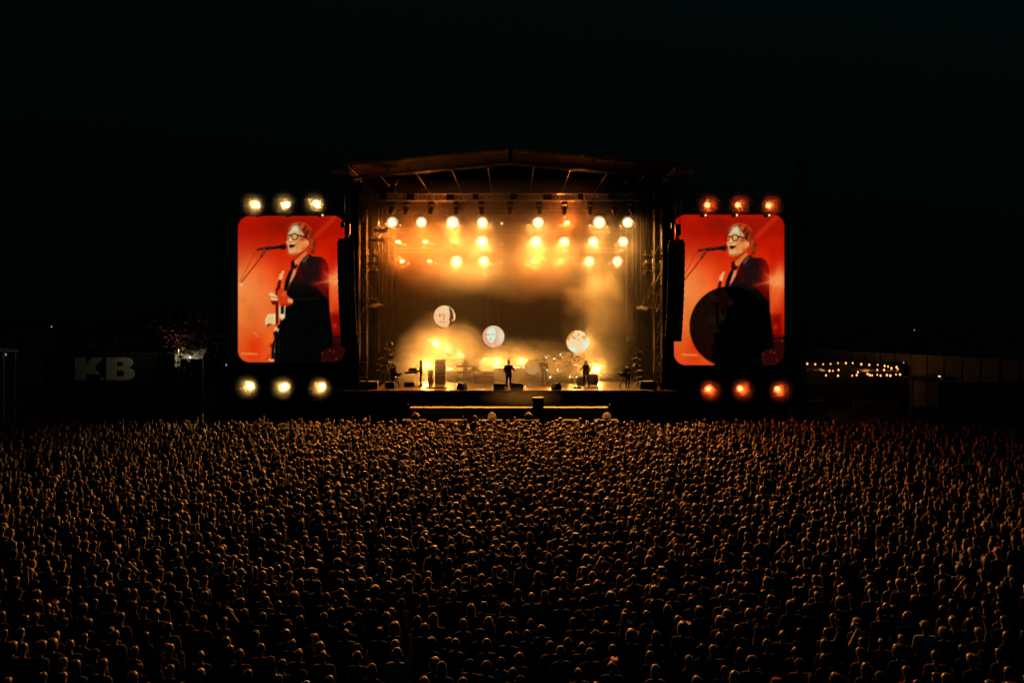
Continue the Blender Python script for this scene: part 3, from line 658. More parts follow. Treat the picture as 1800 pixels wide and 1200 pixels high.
YS = 56.0
def video_screen(x0, x1, y0, y1, ox, label, circle):
    a = P(x0, y0, YS); b = P(x1, y1, YS); w = b.x - a.x; h = a.z - b.z; cx = (a.x + b.x) / 2; cz = (a.z + b.z) / 2
    t = thing('video_screen', label, 'video screen', (cx, YS, b.z - 0.2))
    NX, NZ = 150, 208
    u = np.linspace(x0, x1, NX)[None, :].repeat(NZ, 0); v = np.linspace(y0, y1, NZ)[:, None].repeat(NX, 1)
    pic = to_lin(paint_singer(u - ox, v - (2 if circle else 0), circle))
    rad = 21.0; qx = np.abs(u - (x0 + x1) / 2) - ((x1 - x0) / 2 - rad - 0.7); qy = np.abs(v - (y0 + y1) / 2) - ((y1 - y0) / 2 - rad - 0.7)
    sdr = np.hypot(np.maximum(qx, 0), np.maximum(qy, 0)) + np.minimum(np.maximum(qx, qy), 0) - rad
    pic = pic * np.clip(0.5 - sdr / 1.2, 0, 1)[..., None]
    me = grid_display('display', NX, NZ, w, h, pic, SCREEN)
    inst('display', me, t, (0, -0.02, cz - b.z + 0.2))
    bk = bpy.data.objects.new('cabinet_wall', None); C.objects.link(bk); bk.parent = t
    nx, nz = 7, 10                                                   # the panels the wall is bolted together from
    pm = MB().box((0, 0, 0), (w / nx - 0.01, 0.12, h / nz - 0.01)).mesh('panel', BLACK)
    for i in range(nx):
        for j in range(nz): inst('panel', pm, bk, (-w / 2 + w * (i + .5) / nx, 0.06, 0.2 + h * (j + .5) / nz))
    f = MB()
    for sx in (-1, 1): f.box((sx * (w / 2 + 0.06), 0.02, cz - b.z + 0.2), (0.12, 0.3, h + 0.24))
    for z in (0.2 - 0.06, h + 0.2 + 0.06): f.box((0, 0.02, z), (w - 0.004, 0.3, 0.118))
    f.build('frame', BLACK, t)
    return t, a, b
sL, aL, bL = video_screen(418, 607, 379, 637, 0, 'tall video screen showing a singer with glasses, between yellow-white lamps', False)
sR, aR, bR = video_screen(1184, 1379, 377, 642, 774, 'tall video screen whose picture has a dark disc, between red-orange lamps', True)

# scaffold stands with black skirts that carry the screens
def screen_stand(xa, xb, zb, zt, label):
    t = thing('screen_stand', label, 'scaffold', ((xa + xb) / 2, YS, 0), 0); w = xb - xa
    for x in (-w / 2 + 0.2, 0, w / 2 - 0.2):
        for y in (0.55, 2.0): MB().tube((x, y, 0), (x, y, zt), 0.05, 8).build('upright', DSTEEL, t)
    for z in np.arange(1.0, zt, 2.0):
        for y in (0.55, 2.0): MB().tube((-w / 2, y, z), (w / 2, y, z), 0.035, 6).build('ledger', DSTEEL, t)
    for k in range(4):
        z = zb + k * 2.6; MB().tube((-w / 2 + .2, 2.0, z), (w / 2 - .2, 2.0, z + 2.4), 0.03, 6).build('brace', DSTEEL, t)
    for k in range(4):
        x0 = -w / 2 + w * k / 4; drape('skirt_drape', (x0, 0.3, 0), (x0 + w / 4 - 0.03, 0.3, 0), 0.02, zb - 0.25, t, 0.03, 0.2)
    return t
for a, b, lb in ((aL, bL, 'black skirted scaffold stand under the screen with yellow-white lamps'), (aR, bR, 'black skirted scaffold stand under the screen with red-orange lamps')):
    screen_stand(a.x - 0.4, b.x + 0.3, b.z, a.z + 1.3, lb)
def lamp_bar(px0, px1, py, label):
    a = P(px0, py, YS - 0.15); b = P(px1, py, YS - 0.15); t = thing('lamp_bar', label, 'lamp bar', ((a.x + b.x) / 2, YS - 0.15, a.z), 0, 'lamp bars on the screen stands'); w = b.x - a.x
    MB().tube((-w / 2, 0.12, 0), (w / 2, 0.12, 0), 0.035, 8).build('pipe', DSTEEL, t)
    for k in range(8):
        MB().box((-w / 2 + w * (k + .5) / 8, 0.12, 0), (0.09, 0.12, 0.12), bev=0.02).build('clamp', ALU, t)
lamp_bar(428, 594, 350, 'pipe of yellow-white lamps over the video screen'); lamp_bar(410, 602, 683, 'pipe of yellow-white lamps below the video screen')
lamp_bar(1215, 1375, 352, 'pipe of red-orange lamps over the video screen'); lamp_bar(1200, 1385, 686, 'pipe of red-orange lamps below the video screen')
RL = lens_mat('lens_red', (1.0, 0.75, 0.4), (0.8, 0.12, 0.02))
for px, py in ((452, 361), (505, 360), (558, 359)): round_lamp('screen_lamp', px, py, YS - 0.2, 0.26, SCR, (1.0, .58, .15), 'glaring yellow-white lamp on the pipe over the video screen', 'yellow-white lamps over the screen', tilt=8, cone=116)
for px, py, c in ((442, 677, (1, .58, .15)), (502, 678, (1, .58, .15)), (567, 678, (1, .46, .1))): round_lamp('screen_lamp', px, py, YS - 0.2, 0.27, SCR * 1.2, c, 'glaring yellow-white lamp on the pipe below the video screen', 'yellow-white lamps below the screen', tilt=6, cone=116)
for px, py in ((1242, 361), (1296, 361), (1350, 362)): round_lamp('screen_lamp', px, py, YS - 0.2, 0.2, SCR * 0.6, RED, 'glaring red-orange lamp on the pipe over the video screen', 'red-orange lamps over the screen', RL, tilt=8, cone=116)
for px, py in ((1244, 683), (1300, 682), (1365, 683)): round_lamp('screen_lamp', px, py, YS - 0.2, 0.21, SCR * 0.75, RED, 'glaring red-orange lamp on the pipe below the video screen', 'red-orange lamps below the screen', RL, tilt=6, cone=116)
for px, lb, g in ((455, 'yellow', 0), (508, 'yellow', 0), (565, 'yellow', 1), (1238, 'red', 1), (1293, 'red', 1), (1350, 'red', 1)):
    t = thing('clip_lamp', f'small clip lamp on the top edge of the screen under the {"yellow-white" if lb == "yellow" else "red-orange"} lamps', 'stage lamp', P(px, 379, YS - 0.35), 0, f'clip lamps on the {lb}-lit screen')
    MB().box((-0.1, 0.12, 0), (0.26, 0.2, 0.18), bev=0.03).build('housing', BLACK, t)
    MB().ell((0.08, -0.02, 0.02), (0.07, 0.05, 0.07), 10, 6).build('bulb', emi('bulb_warm', (1.0, 0.7, 0.42), 1.1 + 0.0), t, True) if g else MB().ell((0.08, -0.02, 0.02), (0.04, 0.03, 0.04), 10, 6).build('bulb', GREYP, t, True)

# added smoke balls standing in for lens bloom round the screen lamps
lsm, n, v = volume_mat('bloom_smoke', (0.95, 0.95, 0.95), 0.02, 0.3)
tc = n.nodes.new('ShaderNodeTexCoord'); sep = n.nodes.new('ShaderNodeSeparateXYZ'); n.links.new(tc.outputs['Object'], sep.inputs[0])
dd = mth('SQRT', mth('ADD', mth('MULTIPLY', sep.outputs['Y'], sep.outputs['Y']), mth('MULTIPLY', sep.outputs['Z'], sep.outputs['Z'])))
tx = n.nodes.new('ShaderNodeTexNoise'); tx.inputs['Scale'].default_value = 0.9; n.links.new(tc.outputs['Object'], tx.inputs['Vector'])
dd = mth('SQRT', mth('ADD', mth('MULTIPLY', dd, dd), mth('MULTIPLY', sep.outputs['X'], sep.outputs['X'])))
fall = mth('MAXIMUM', mth('SUBTRACT', 1.0, mth('DIVIDE', dd, 1.3)), 0.0)
n.links.new(mth('MULTIPLY', mth('MULTIPLY', fall, fall), LSMOKE), v.inputs['Density'])
lsm.cycles.volume_step_rate = 0.8
puffm = MB().ell((0, 0, 0), (1.35, 1.35, 1.35), 20, 14).mesh('bloom_smoke', lsm)
for o_ in [q for q in C.objects if q.name.startswith('screen_lamp')]:
    q = inst('bloom_smoke', puffm, None, o_.location + Vector((0, -.15, 0))); tag(q, 'added smoke for the bloom round the ' + o_['label'].replace('glaring ', ''), group='added bloom smoke round the screen lamps', kind='stuff')

q = inst('bloom_smoke', puffm, None, (0.6, 54.2, 2.75), sc=(2.4, .3, .7)); q.name = 'edge_smoke'; tag(q, 'thin smoke spilling over the stage edge below the singer', kind='stuff')

# ------------------------------------------------------------------ round picture discs over the band
def paint_disc(kind, X, Y):
    cv = Canvas(X, Y); cv.c[:] = (234, 190, 140)
    if kind == 0:
        cv.c[:] = (236, 184, 130); cv.glow(0.05, -0.5, 0.7, 0.6, (222, 204, 150), 0.9)
        dk = (96, 34, 12)
        cv.poly([(.44, -.8), (.6, -.75), (.8, -.4), (.86, .1), (.82, .35), (.98, .5), (.9, .9), (.35, 1.1), (.45, .75), (.52, .55), (.45, .3), (.52, .1), (.52, -.3)], dk, .03); cv.poly([(.62, -.7), (.8, -.4), (.88, 0), (.86, .3), (1.1, .3), (1.1, -.6), (.8, -.8)], (226, 200, 146), .04)
        cv.poly([(.7, .3), (.8, .3), (.8, .5), (.72, .5)], (236, 190, 130), .04)
        for ln in (((-.42, -.2), (-.35, 0), (-.42, .05), (-.48, -.1), (-.42, -.2)), ((-.25, -.18), (-.15, -.1), (-.05, -.16), (.05, -.05)), ((.0, -.05), (-.03, .2), (-.1, .3), (.02, .3)), ((-.42, .5), (-.2, .55)), ((-.12, .56), (.08, .6))): cv.line(list(ln), .055, (186, 60, 24), .05, 0.9)
    elif kind == 1:
        cv.c[:] = (226, 160, 120); cv.glow(.8, .0, .5, .9, (214, 226, 196), .8); cv.glow(.1, -.9, .8, .4, (214, 200, 160), .8)
        cv.poly([(-.6, -.4), (-.4, -.72), (0, -.8), (.2, -.6), (.25, -.1), (.15, .25), (-.02, .55), (-.22, .6), (-.42, .4), (-.6, .05)], (208, 230, 204), .06)
        cv.line([(-.66, -.18), (-.36, -.16)], .1, (176, 150, 128), .08); cv.line([(-.16, -.18), (.14, -.18)], .08, (186, 170, 146), .08); cv.line([(-.24, .1), (-.2, .28)], .06, (180, 170, 146), .06); cv.line([(-.3, .34), (-.12, .34)], .06, (190, 150, 130), .06)
        cv.glow(0.0, .82, .12, .12, (240, 210, 160), 0.9)
    elif kind == 2:
        cv.c[:] = (238, 206, 150); f = fbm(X * 10 + 30, Y * 10 + 30, 2.2, 4); cv.blend((f > 0.6) * (Y < -.1) * 0.9, (206, 130, 52)); cv.poly([(-.5, -1), (-.42, -.5), (-.7, -.45), (-.7, -.1), (-1.2, -.2), (-1.1, -1.1)], (214, 130, 44), .05)
        cv.glow(.75, .25, .4, .45, (210, 236, 204), 1.0); cv.glow(-.4, .72, .35, .3, (214, 236, 206), 1.0)
    else:
        cv.c[:] = (232, 176, 96); cv.glow(0, .9, 1.0, .5, (236, 226, 172), .9); cv.ring(0, 0, .93, .08, (226, 190, 120))
    return cv.c
def picture_disc(px, py, rpx, Y, kind, label):
    r = S(rpx, Y); t = thing('round_screen', label, 'round screen', P(px, py, Y), 0, 'round screens over the band')
    n = 44; u = np.linspace(-1.02, 1.02, n)[None].repeat(n, 0); v = np.linspace(-1.02, 1.02, n)[:, None].repeat(n, 1)
    pic = to_lin(paint_disc(kind, u, v)) * (1.05 if kind < 3 else 0.4)
    me = grid_display('picture', n, n, 2.04 * r, 2.04 * r, pic, SCREEN, mask=np.hypot(u, v) < 1.0)
    inst('picture', me, t, (0, -0.061, 0))
    MB().lathe([(r * 0.97, -0.12), (r * 1.03, -0.08), (r * 1.035, 0.055), (r * 1.0, 0.058)], n=40, M=YX).build('rim', BLACK, t, True)
    for x in (-r * 0.5, r * 0.5): MB().tube((x, 0.03, r * 0.87), (x * 1.02, 0.03, 17.2 - t.location.z if kind < 3 else r), 0.008, 4).build('hanging_wire', DSTEEL, t)
    return t
picture_disc(781, 555.5, 19, 60.6, 0, 'hanging round screen with a pale line-drawn face and dark hair')
picture_disc(867, 591, 19.2, 60.6, 1, 'hanging round screen with a pale frontal face on pink')
picture_disc(1015, 600, 20, 60.6, 2, 'hanging round screen with a blotched pale picture beside the bright lamp')
picture_disc(935, 645, 12.5, 62.5, 3, 'small plain amber round screen low behind the band')
# ------------------------------------------------------------------ people: body grown as one continuous surface over a posed skeleton
def V(*a): return Vector(a)
def capsule(mb, a, b, ra, rb, n=10):
    a = Vector(a); b = Vector(b); d = b - a; L = d.length
    if L < 1e-5: d = Vector((0, 0, 1e-3)); L = 1e-3; b = a + d
    q = d.to_track_quat('Z', 'Y').to_matrix()
    prof = [(ra * 0.5, -ra * 0.87), (ra * 0.87, -ra * 0.5), (ra, 0), (rb, L), (rb * 0.87, L + rb * 0.5), (rb * 0.5, L + rb * 0.87)]
    mb.lathe(prof, a, n=n, M=q)
ARMS = {  # elbow, wrist for a figure 1.75 m tall that faces +Y (x given for the +X arm)
    'down': ((.26, -.03, 1.12), (.27, .07, .87)), 'bent': ((.25, .0, 1.12), (.12, .25, 1.14)), 'high': ((.29, .07, 1.64), (.25, .12, 1.90)),
    'half': ((.37, .1, 1.42), (.36, .2, 1.68)), 'phone': ((.24, .2, 1.30), (.08, .38, 1.57)), 'clap': ((.31, .08, 1.62), (.06, .16, 1.86)),
    'fret': ((.34, .04, 1.16), (.42, .26, 1.2)), 'strum': ((.30, -.02, 1.12), (.08, .22, 1.0)), 'keys': ((.24, .02, 1.12), (.14, .34, 1.06)), 'sticks': ((.3, .12, 1.12), (.2, .36, 1.14)),
}
def skeleton(armR='down', armL='down', fem=False, heavy=0.0, seated=False, nod=0.0, legs=0.0):
    """list of (a, b, ra, rb, tag)"""
    sh = .165 if fem else .19; w = .105 + heavy; c = []
    hipz, kz = .92, .50
    c.append((V(-.07, 0, .97), V(.07, 0, .97), w + .02 + (.015 if fem else 0), w + .02 + (.015 if fem else 0), 'pelvis'))
    for s in (-1, 1):
        c.append((V(s * .055, 0, 1.0), V(s * .075, .01, 1.32), w - (.012 if fem else 0), w + .004, 'torso'))
        c.append((V(s * .02, 0, 1.40), V(s * (sh - .03), -.005, 1.405), .075, .066, 'torso'))
        if fem: c.append((V(s * .07, .075, 1.25), V(s * .07, .085, 1.24), .065, .055, 'torso'))
        if not seated:
            hip, kn, an = V(s * .085, 0, hipz), V(s * (.1 + legs), .03 + .02 * s * legs * 5, kz), V(s * (.11 + legs * 1.7), -.01, .09)
        else:
            hip, kn, an = V(s * .09, 0, .92), V(s * .2, .42, .93), V(s * .2, .44, .52)
        c.append((hip, kn, .088 + heavy * .5, .058, 'thigh')); c.append((kn, an, .056, .04, 'shin')); c.append((an + V(0, -.03, -.045), an + V(s * .02, .15, -.055), .04, .034, 'foot'))
        e, wr = ARMS[armR if s > 0 else armL]
        e = V(e[0] * s * (.94 if fem else 1), e[1], e[2]); wr = V(wr[0] * s * (.94 if fem else 1), wr[1], wr[2]); so = V(s * sh, -.005, 1.405)
        k = .88 if fem else 1.0
        c.append((so, e, .056 * k, .042 * k, 'uparm')); c.append((e, wr, .043 * k, .029 * k, 'forearm'))
        d = (wr - e).normalized(); c.append((wr, wr + d * .075, .029 * k, .036 * k, 'hand'))
    ny = .02 + nod * .03
    c.append((V(0, -.01, 1.44), V(0, ny, 1.56), .056 if not fem else .048, .052 if not fem else .046, 'neck'))
    c.append((V(0, ny + .0, 1.655), V(0, ny + .005, 1.67), .08, .078, 'head')); c.append((V(0, ny - .02, 1.66), V(0, ny - .025, 1.67), .082, .08, 'head'))
    c.append((V(0, ny + .035, 1.60), V(0, ny + .05, 1.575), .058, .045, 'head')); c.append((V(0, ny + .04, 1.67), V(0, ny + .03, 1.70), .062, .06, 'head'))
    c.append((V(0, ny + .1, 1.655), V(0, ny + .118, 1.625), .012, .017, 'head'))                      # nose
    for s in (-1, 1): c.append((V(s * .083, ny - .005, 1.665), V(s * .085, ny, 1.63), .02, .014, 'head'))   # ears
    return c, V(0, ny - .005, 1.665)
def hand_fingers(mb, wr, e, side, curl=0.5):
    d = (wr - e).normalized(); up = V(0, 1, 0) if abs(d.z) > 0.7 else V(0, 0, 1)
    sx = d.cross(up).normalized(); pn = sx.cross(d).normalized(); base = wr + d * .085
    for k, (o, L) in enumerate(((-.03, .066), (-.01, .078), (.01, .072), (.029, .056))):
        a = base + sx * o; m = a + d * L * .52 + pn * L * curl * .25; t = m + d * L * .42 + pn * L * curl * .55
        mb.tube(a - d * .02, m, .0095, 6, .0085); mb.tube(m, t, .0085, 6, .0065)
    a = wr + d * .03 + sx * (-.03 * side); m = a + d * .035 + sx * (-.032 * side) + pn * .012; mb.tube(a, m, .0115, 6, .01); mb.tube(m, m + d * .032 + sx * (-.008 * side) + pn * .006, .01, 6, .007)
def seg_tags(co, sk):
    best = np.full(len(co), 1e9); tg = np.zeros(len(co), int)
    for i, (a, b, ra, rb, _) in enumerate(sk):
        a = np.array(a); b = np.array(b); e = b - a; t = np.clip(((co - a) @ e) / (e @ e + 1e-9), 0, 1)
        d = np.linalg.norm(co - (a + t[:, None] * e), axis=1) - (ra + (rb - ra) * t); m = d < best; best[m] = d[m]; tg[m] = i
    return np.array([sk[i][4] for i in tg])
def evaluate(mb, voxel, smooth, tris):
    me = bpy.data.meshes.new('tmp'); me.from_pydata([tuple(v) for v in mb.v], [], mb.f); bm = bmesh.new(); bm.from_mesh(me); bmesh.ops.recalc_face_normals(bm, faces=bm.faces); bm.to_mesh(me); bm.free()
    o = bpy.data.objects.new('tmp', me); C.objects.link(o)
    r = o.modifiers.new('r', 'REMESH'); r.mode = 'VOXEL'; r.voxel_size = voxel
    s = o.modifiers.new('s', 'SMOOTH'); s.iterations = smooth; s.factor = 0.5
    dg = bpy.context.evaluated_depsgraph_get(); n = len(o.evaluated_get(dg).data.polygons)
    d = o.modifiers.new('d', 'DECIMATE'); d.ratio = min(1.0, tris / (2.0 * n))
    dg = bpy.context.evaluated_depsgraph_get(); out = bpy.data.meshes.new_from_object(o.evaluated_get(dg))
    bpy.data.objects.remove(o); bpy.data.meshes.remove(me); return out
def arrays(me):
    co = np.zeros(len(me.vertices) * 3); me.vertices.foreach_get('co', co); nr = np.zeros(len(me.vertices) * 3); me.vertices.foreach_get('normal', nr)
    return co.reshape(-1, 3), nr.reshape(-1, 3), [tuple(p.vertices) for p in me.polygons]
def mesh_from(name, co, faces, m, smooth=True):
    me = bpy.data.meshes.new(name); me.from_pydata(np.asarray(co).tolist(), [], faces)
    if m is not None: me.materials.append(m)
    if smooth: me.polygons.foreach_set('use_smooth', [True] * len(me.polygons))
    me.update(); return me
SKIN = mat('skin', (0.5, 0.32, 0.23), 0.5, var=0.1)
FABRIC = mat('plain_fabric', (0.05, 0.05, 0.055), 0.85)
BODIES = {}
def body_set(key, armR='down', armL='down', fem=False, heavy=0.0, seated=False, nod=0.0, legs=0.0, long_sleeve=False, skirt=False, tris=2600):
    """meshes of one figure: body (skin), top, trousers, shoes; head centre"""
    if key in BODIES: return BODIES[key]
    sk, hc = skeleton(armR, armL, fem, heavy, seated, nod, legs)
    mb = MB()
    for a, b, ra, rb, _ in sk: capsule(mb, a, b, ra, rb)
    me = evaluate(mb, 0.019, 4, tris); co, nr, fs = arrays(me); tg = seg_tags(co, sk); bpy.data.meshes.remove(me)
    def shell(ok, off):
        m = np.array([ok(t, z) for t, z in zip(tg, co[:, 2])]); keep = [f for f in fs if all(m[i] for i in f)]
        used = sorted({i for f in keep for i in f}); mp = {j: k for k, j in enumerate(used)}
        p = co[used] + nr[used] * off + np.random.default_rng(1).normal(0, .0015, (len(used), 3)); return p, [tuple(mp[i] for i in f) for f in keep]
    tops = ('torso', 'uparm', 'pelvis') + (('forearm',) if long_sleeve else ())
    topm = mesh_from('top', *shell(lambda t, z: t in tops and (t != 'pelvis' or z > .93), .013), FABRIC)
    trm = mesh_from('trousers', *shell(lambda t, z: t in ('pelvis', 'thigh', 'shin') and z < 1.02, .010), FABRIC)
    fo = np.array([t == 'foot' or (t == 'shin' and z < .12) for t, z in zip(tg, co[:, 2])]); shm = []
    for sd_ in (-1, 1):
        kf = [f for f in fs if all(fo[i] and co[i, 0] * sd_ > 0 for i in f)]; us = sorted({i for f in kf for i in f}); mp_ = {j: k for k, j in enumerate(us)}
        shm.append(mesh_from('shoe', co[us] + nr[us] * .008, [tuple(mp_[i] for i in f) for f in kf], FABRIC))
    ex = MB()
    for s, ar in ((1, armR), (-1, armL)):
        e, wr = ARMS[ar]; k = .94 if fem else 1
        hand_fingers(ex, V(wr[0] * s * k, wr[1], wr[2]), V(e[0] * s * k, e[1], e[2]), s, 0.25 if ar in ('high', 'half', 'clap') else 0.9)
    n0 = len(co); bm_ = mesh_from('body', np.vstack([co, np.array([tuple(v) for v in ex.v])]), fs + [tuple(i + n0 for i in f) for f in ex.f], SKIN)
    lo = MB()
    for a, b, ra, rb, _ in sk: capsule(lo, a, b, ra * 1.06, rb * 1.06, 8)
    lm = evaluate(lo, 0.03, 3, 330); lco, _, lfs = arrays(lm); bpy.data.meshes.remove(lm)
    BODIES[key] = dict(body=bm_, top=topm, trousers=trm, shoes=shm, head=hc, low=(lco, lfs, seg_tags(lco, sk)))
    return BODIES[key]
# hair: a cap of strands over the skull that can hang down behind
def hair_arrays(style, nu=26, nv=11, seed=0):
    r = random.Random(seed); H = {'short': (0, .0), 'crop': (0, .0), 'tousled': (.02, .0), 'bob': (.10, .0), 'long': (.27, .02), 'wavy': (.30, .045), 'curly': (.06, .05), 'bun': (.0, .0), 'ponytail': (.0, .0)}[style]
    th = {'short': .014, 'crop': .008, 'tousled': .024, 'bob': .024, 'long': .02, 'wavy': .03, 'curly': .05, 'bun': .012, 'ponytail': .012}[style]
    vs = []; fs = []
    lump = [r.uniform(-1, 1) for _ in range(nu)]
    for i in range(nu):
        ph = 2 * PI * i / nu; front = math.cos(ph)                         # +1 towards the face
        amax = R(62) if front > .75 else R(62 + (1 - (front + .1) / .85) * 45) if front > -.1 else R(114)
        drop = H[0] * max(0.0, min(1.0, (0.35 - front) / .6))
        for j in range(nv + 1):
            t = j / nv; L1 = amax * .1; tot = L1 + drop; s = t * tot if drop > 0 else t * L1
            a = min(s, L1) / .1; dz = max(0, s - L1)
            k = 1 + th / .1 * (0.5 + 0.5 * math.sin(min(1, t * 1.6) * PI * .5)) + .035 * lump[i] * math.sin(t * 7 + lump[i - 1] * 3) + r.uniform(-.02, .02) * (2.2 if style in ('curly', 'tousled', 'wavy') else 1)
            x = .083 * k * math.sin(a) * math.sin(ph); y = .098 * k * math.sin(a) * math.cos(ph); z = .108 * k * math.cos(a)
            if dz: x *= 1 + .35 * dz + H[1] * math.sin(dz * 40 + i) * 2; y = y * (1 - .2 * dz) - .015 * dz; z -= dz * 1.02
            if t == 1: x *= .8; y *= .85; z += .004
            vs.append((x, y, z + .012))
    for i in range(nu):
        for j in range(nv): a, b = i * (nv + 1) + j, ((i + 1) % nu) * (nv + 1) + j; fs.append((a, a + 1, b + 1, b))
    mb = MB(); mb.add(vs, fs)
    if style == 'bun': mb.ell((0, -.075, .115), (.045, .045, .04), 12, 8, jit=.06)
    if style == 'ponytail':
        mb.ell((0, -.112, .05), (.026, .03, .026), 8, 6); mb.tube((0, -.12, .05), (0, -.15, -.07), .03, 8, .026); mb.tube((0, -.15, -.07), (0.01, -.13, -.2), .026, 8, .006)
    if nu > 20:                                                              # loose strands that catch the light
        for _ in range(26):
            ph = r.uniform(0, 2 * PI); a = r.uniform(.1, 1.4); d = Vector((math.sin(a) * math.sin(ph), math.sin(a) * math.cos(ph), math.cos(a))); p = Vector((d.x * .09, d.y * .105, d.z * .115 + .012)) * (1 + th * 3)
            if d.y > .4 and d.z < .5: continue
            q = p + d * r.uniform(.012, .03) + Vector((r.uniform(-.02, .02), r.uniform(-.02, .02), r.uniform(-.012, .012))); mb.tube(p * .95, q, .0035, 3, .0008, caps=False)
    return mb
def hat_arrays(kind, n=20):
    mb = MB()
    if kind == 'cap':
        mb.lathe([(.104, -.005), (.108, .03), (.1, .075), (.07, .112), (.02, .13)], (0, -.008, .012), n=n); mb.box((0, .15, .012), (.15, .12, .012), Euler((R(-10), 0, 0)), bev=.004); mb.ell((0, -.008, .143), (.01, .01, .006), 6, 4)
    elif kind == 'bucket': mb.lathe([(.165, -.02), (.162, -.012), (.112, .04), (.1, .11), (.085, .122), (.02, .125)], (0, -.005, .015), n=n)
    elif kind == 'beanie': mb.lathe([(.1, -.03), (.108, -.025), (.108, .015), (.103, .02), (.098, .075), (.07, .12), (.02, .138)], (0, -.012, .012), n=n)
    return mb
STYLES = ['short', 'crop', 'tousled', 'bob', 'long', 'wavy', 'curly', 'bun', 'ponytail']
HAIRC = {'black': (.018, .015, .013), 'dark brown': (.05, .03, .018), 'chestnut': (.12, .06, .03), 'fair': (.42, .28, .12), 'grey': (.33, .31, .28), 'auburn': (.18, .06, .025)}
HM = {k: mat('hair_' + k.replace(' ', '_'), c, 0.4, scale=60, var=0.4, sheen=0.4) for k, c in HAIRC.items()}
HAIR = {s: hair_arrays(s, seed=i).mesh('hair', HM['dark brown'], True) for i, s in enumerate(STYLES)}
HATS = {k: hat_arrays(k).mesh(k, FABRIC, True) for k in ('cap', 'bucket', 'beanie')}
CLOTHC = {'black': (.015, .015, .016), 'navy': (.015, .022, .05), 'grey': (.13, .13, .13), 'white': (.6, .58, .55), 'red': (.35, .02, .015), 'denim': (.06, .09, .16), 'olive': (.07, .075, .035), 'mustard': (.4, .22, .04), 'burgundy': (.12, .015, .02), 'pink': (.5, .2, .22)}
CM = {k: mat('cloth_' + k, c, 0.85, scale=18, var=0.2, spec=0.2) for k, c in CLOTHC.items()}
SKINS = [mat('skin_fair', (.58, .38, .28), .5, var=.08), SKIN, mat('skin_tan', (.38, .22, .14), .5, var=.08), mat('skin_brown', (.2, .1, .06), .5, var=.08)]
def person(b, loc, rz, sc, label, group, hair=None, hairc='dark brown', hat=None, hatc='black', top='black', trousers='denim', shoes='black', skin=None, name='person', top_name='top'):
    o = inst(name, b['body'], None, loc, (0, 0, rz), (sc, sc, sc), skin or SKINS[0]); tag(o, label, 'person', group)
    inst(top_name, b['top'], o, material=CM[top]); inst('trousers', b['trousers'], o, material=CM[trousers]); [inst('shoe', q_, o, material=CM[shoes]) for q_ in b['shoes']]
    h = b['head']
    if hair: inst('hair', HAIR[hair], o, h, sc=(1.05, 1.05, 1.03), material=HM[hairc])
    if hat: inst({'cap': 'cap', 'bucket': 'bucket_hat', 'beanie': 'beanie'}[hat], HATS[hat], o, h, material=CM[hatc])
    return o
# ------------------------------------------------------------------ the band
def onstage(px, Y): return (PX(px, Y), Y, ZS + 0.002)
b = body_set('singer', 'strum', 'fret', legs=.012, long_sleeve=True)
person(b, onstage(894, 56.2), PI, 1.06, 'person in dark suit playing guitar between two monitor wedges, centre stage', 'band on stage', 'tousled', 'chestnut', top='black', trousers='black', top_name='blazer')
sh = MB().box((0, .145, 1.26), (.09, .02, .3), bev=.008)
b2 = body_set('keys_player', 'keys', 'keys', legs=.02, long_sleeve=True)
person(b2, onstage(740, 58.2), R(95), 0.98, 'person in dark clothes standing at a keyboard on a stand', 'band on stage', 'long', 'chestnut', top='black', trousers='black', top_name='shirt')
b3 = body_set('bass_player', 'fret', 'strum', fem=True, legs=.04, long_sleeve=True)
person(b3, onstage(1030, 58.6), PI, 0.97, 'person with long hair in dark jacket playing a long-necked guitar', 'band on stage', 'long', 'auburn', top='black', trousers='black', top_name='jacket')
b4 = body_set('dark_player', 'bent', 'bent', heavy=.04, legs=.03, long_sleeve=True)
person(b4, onstage(957, 59.6), R(165), 1.05, 'heavyset person in long dark coat beside the drum riser', 'band on stage', 'short', 'grey', top='black', trousers='black', top_name='coat')
b5 = body_set('drummer', 'sticks', 'sticks', seated=True)
dr = person(b5, (PX(997, 62.6), 62.6, ZS + 0.60 - 0.48 + 0.02), PI, 1.0, 'person in pale shirt seated behind the drum kit', 'band on stage', 'short', 'dark brown', top='pink', trousers='black', top_name='shirt')
b6 = body_set('percussionist', 'keys', 'bent', fem=True, long_sleeve=True)
person(b6, onstage(818, 62.2), PI, 1.0, 'person with hair in a bun behind the two-tier keyboard rack', 'band on stage', 'bun', 'fair', top='white', trousers='black', top_name='shirt')

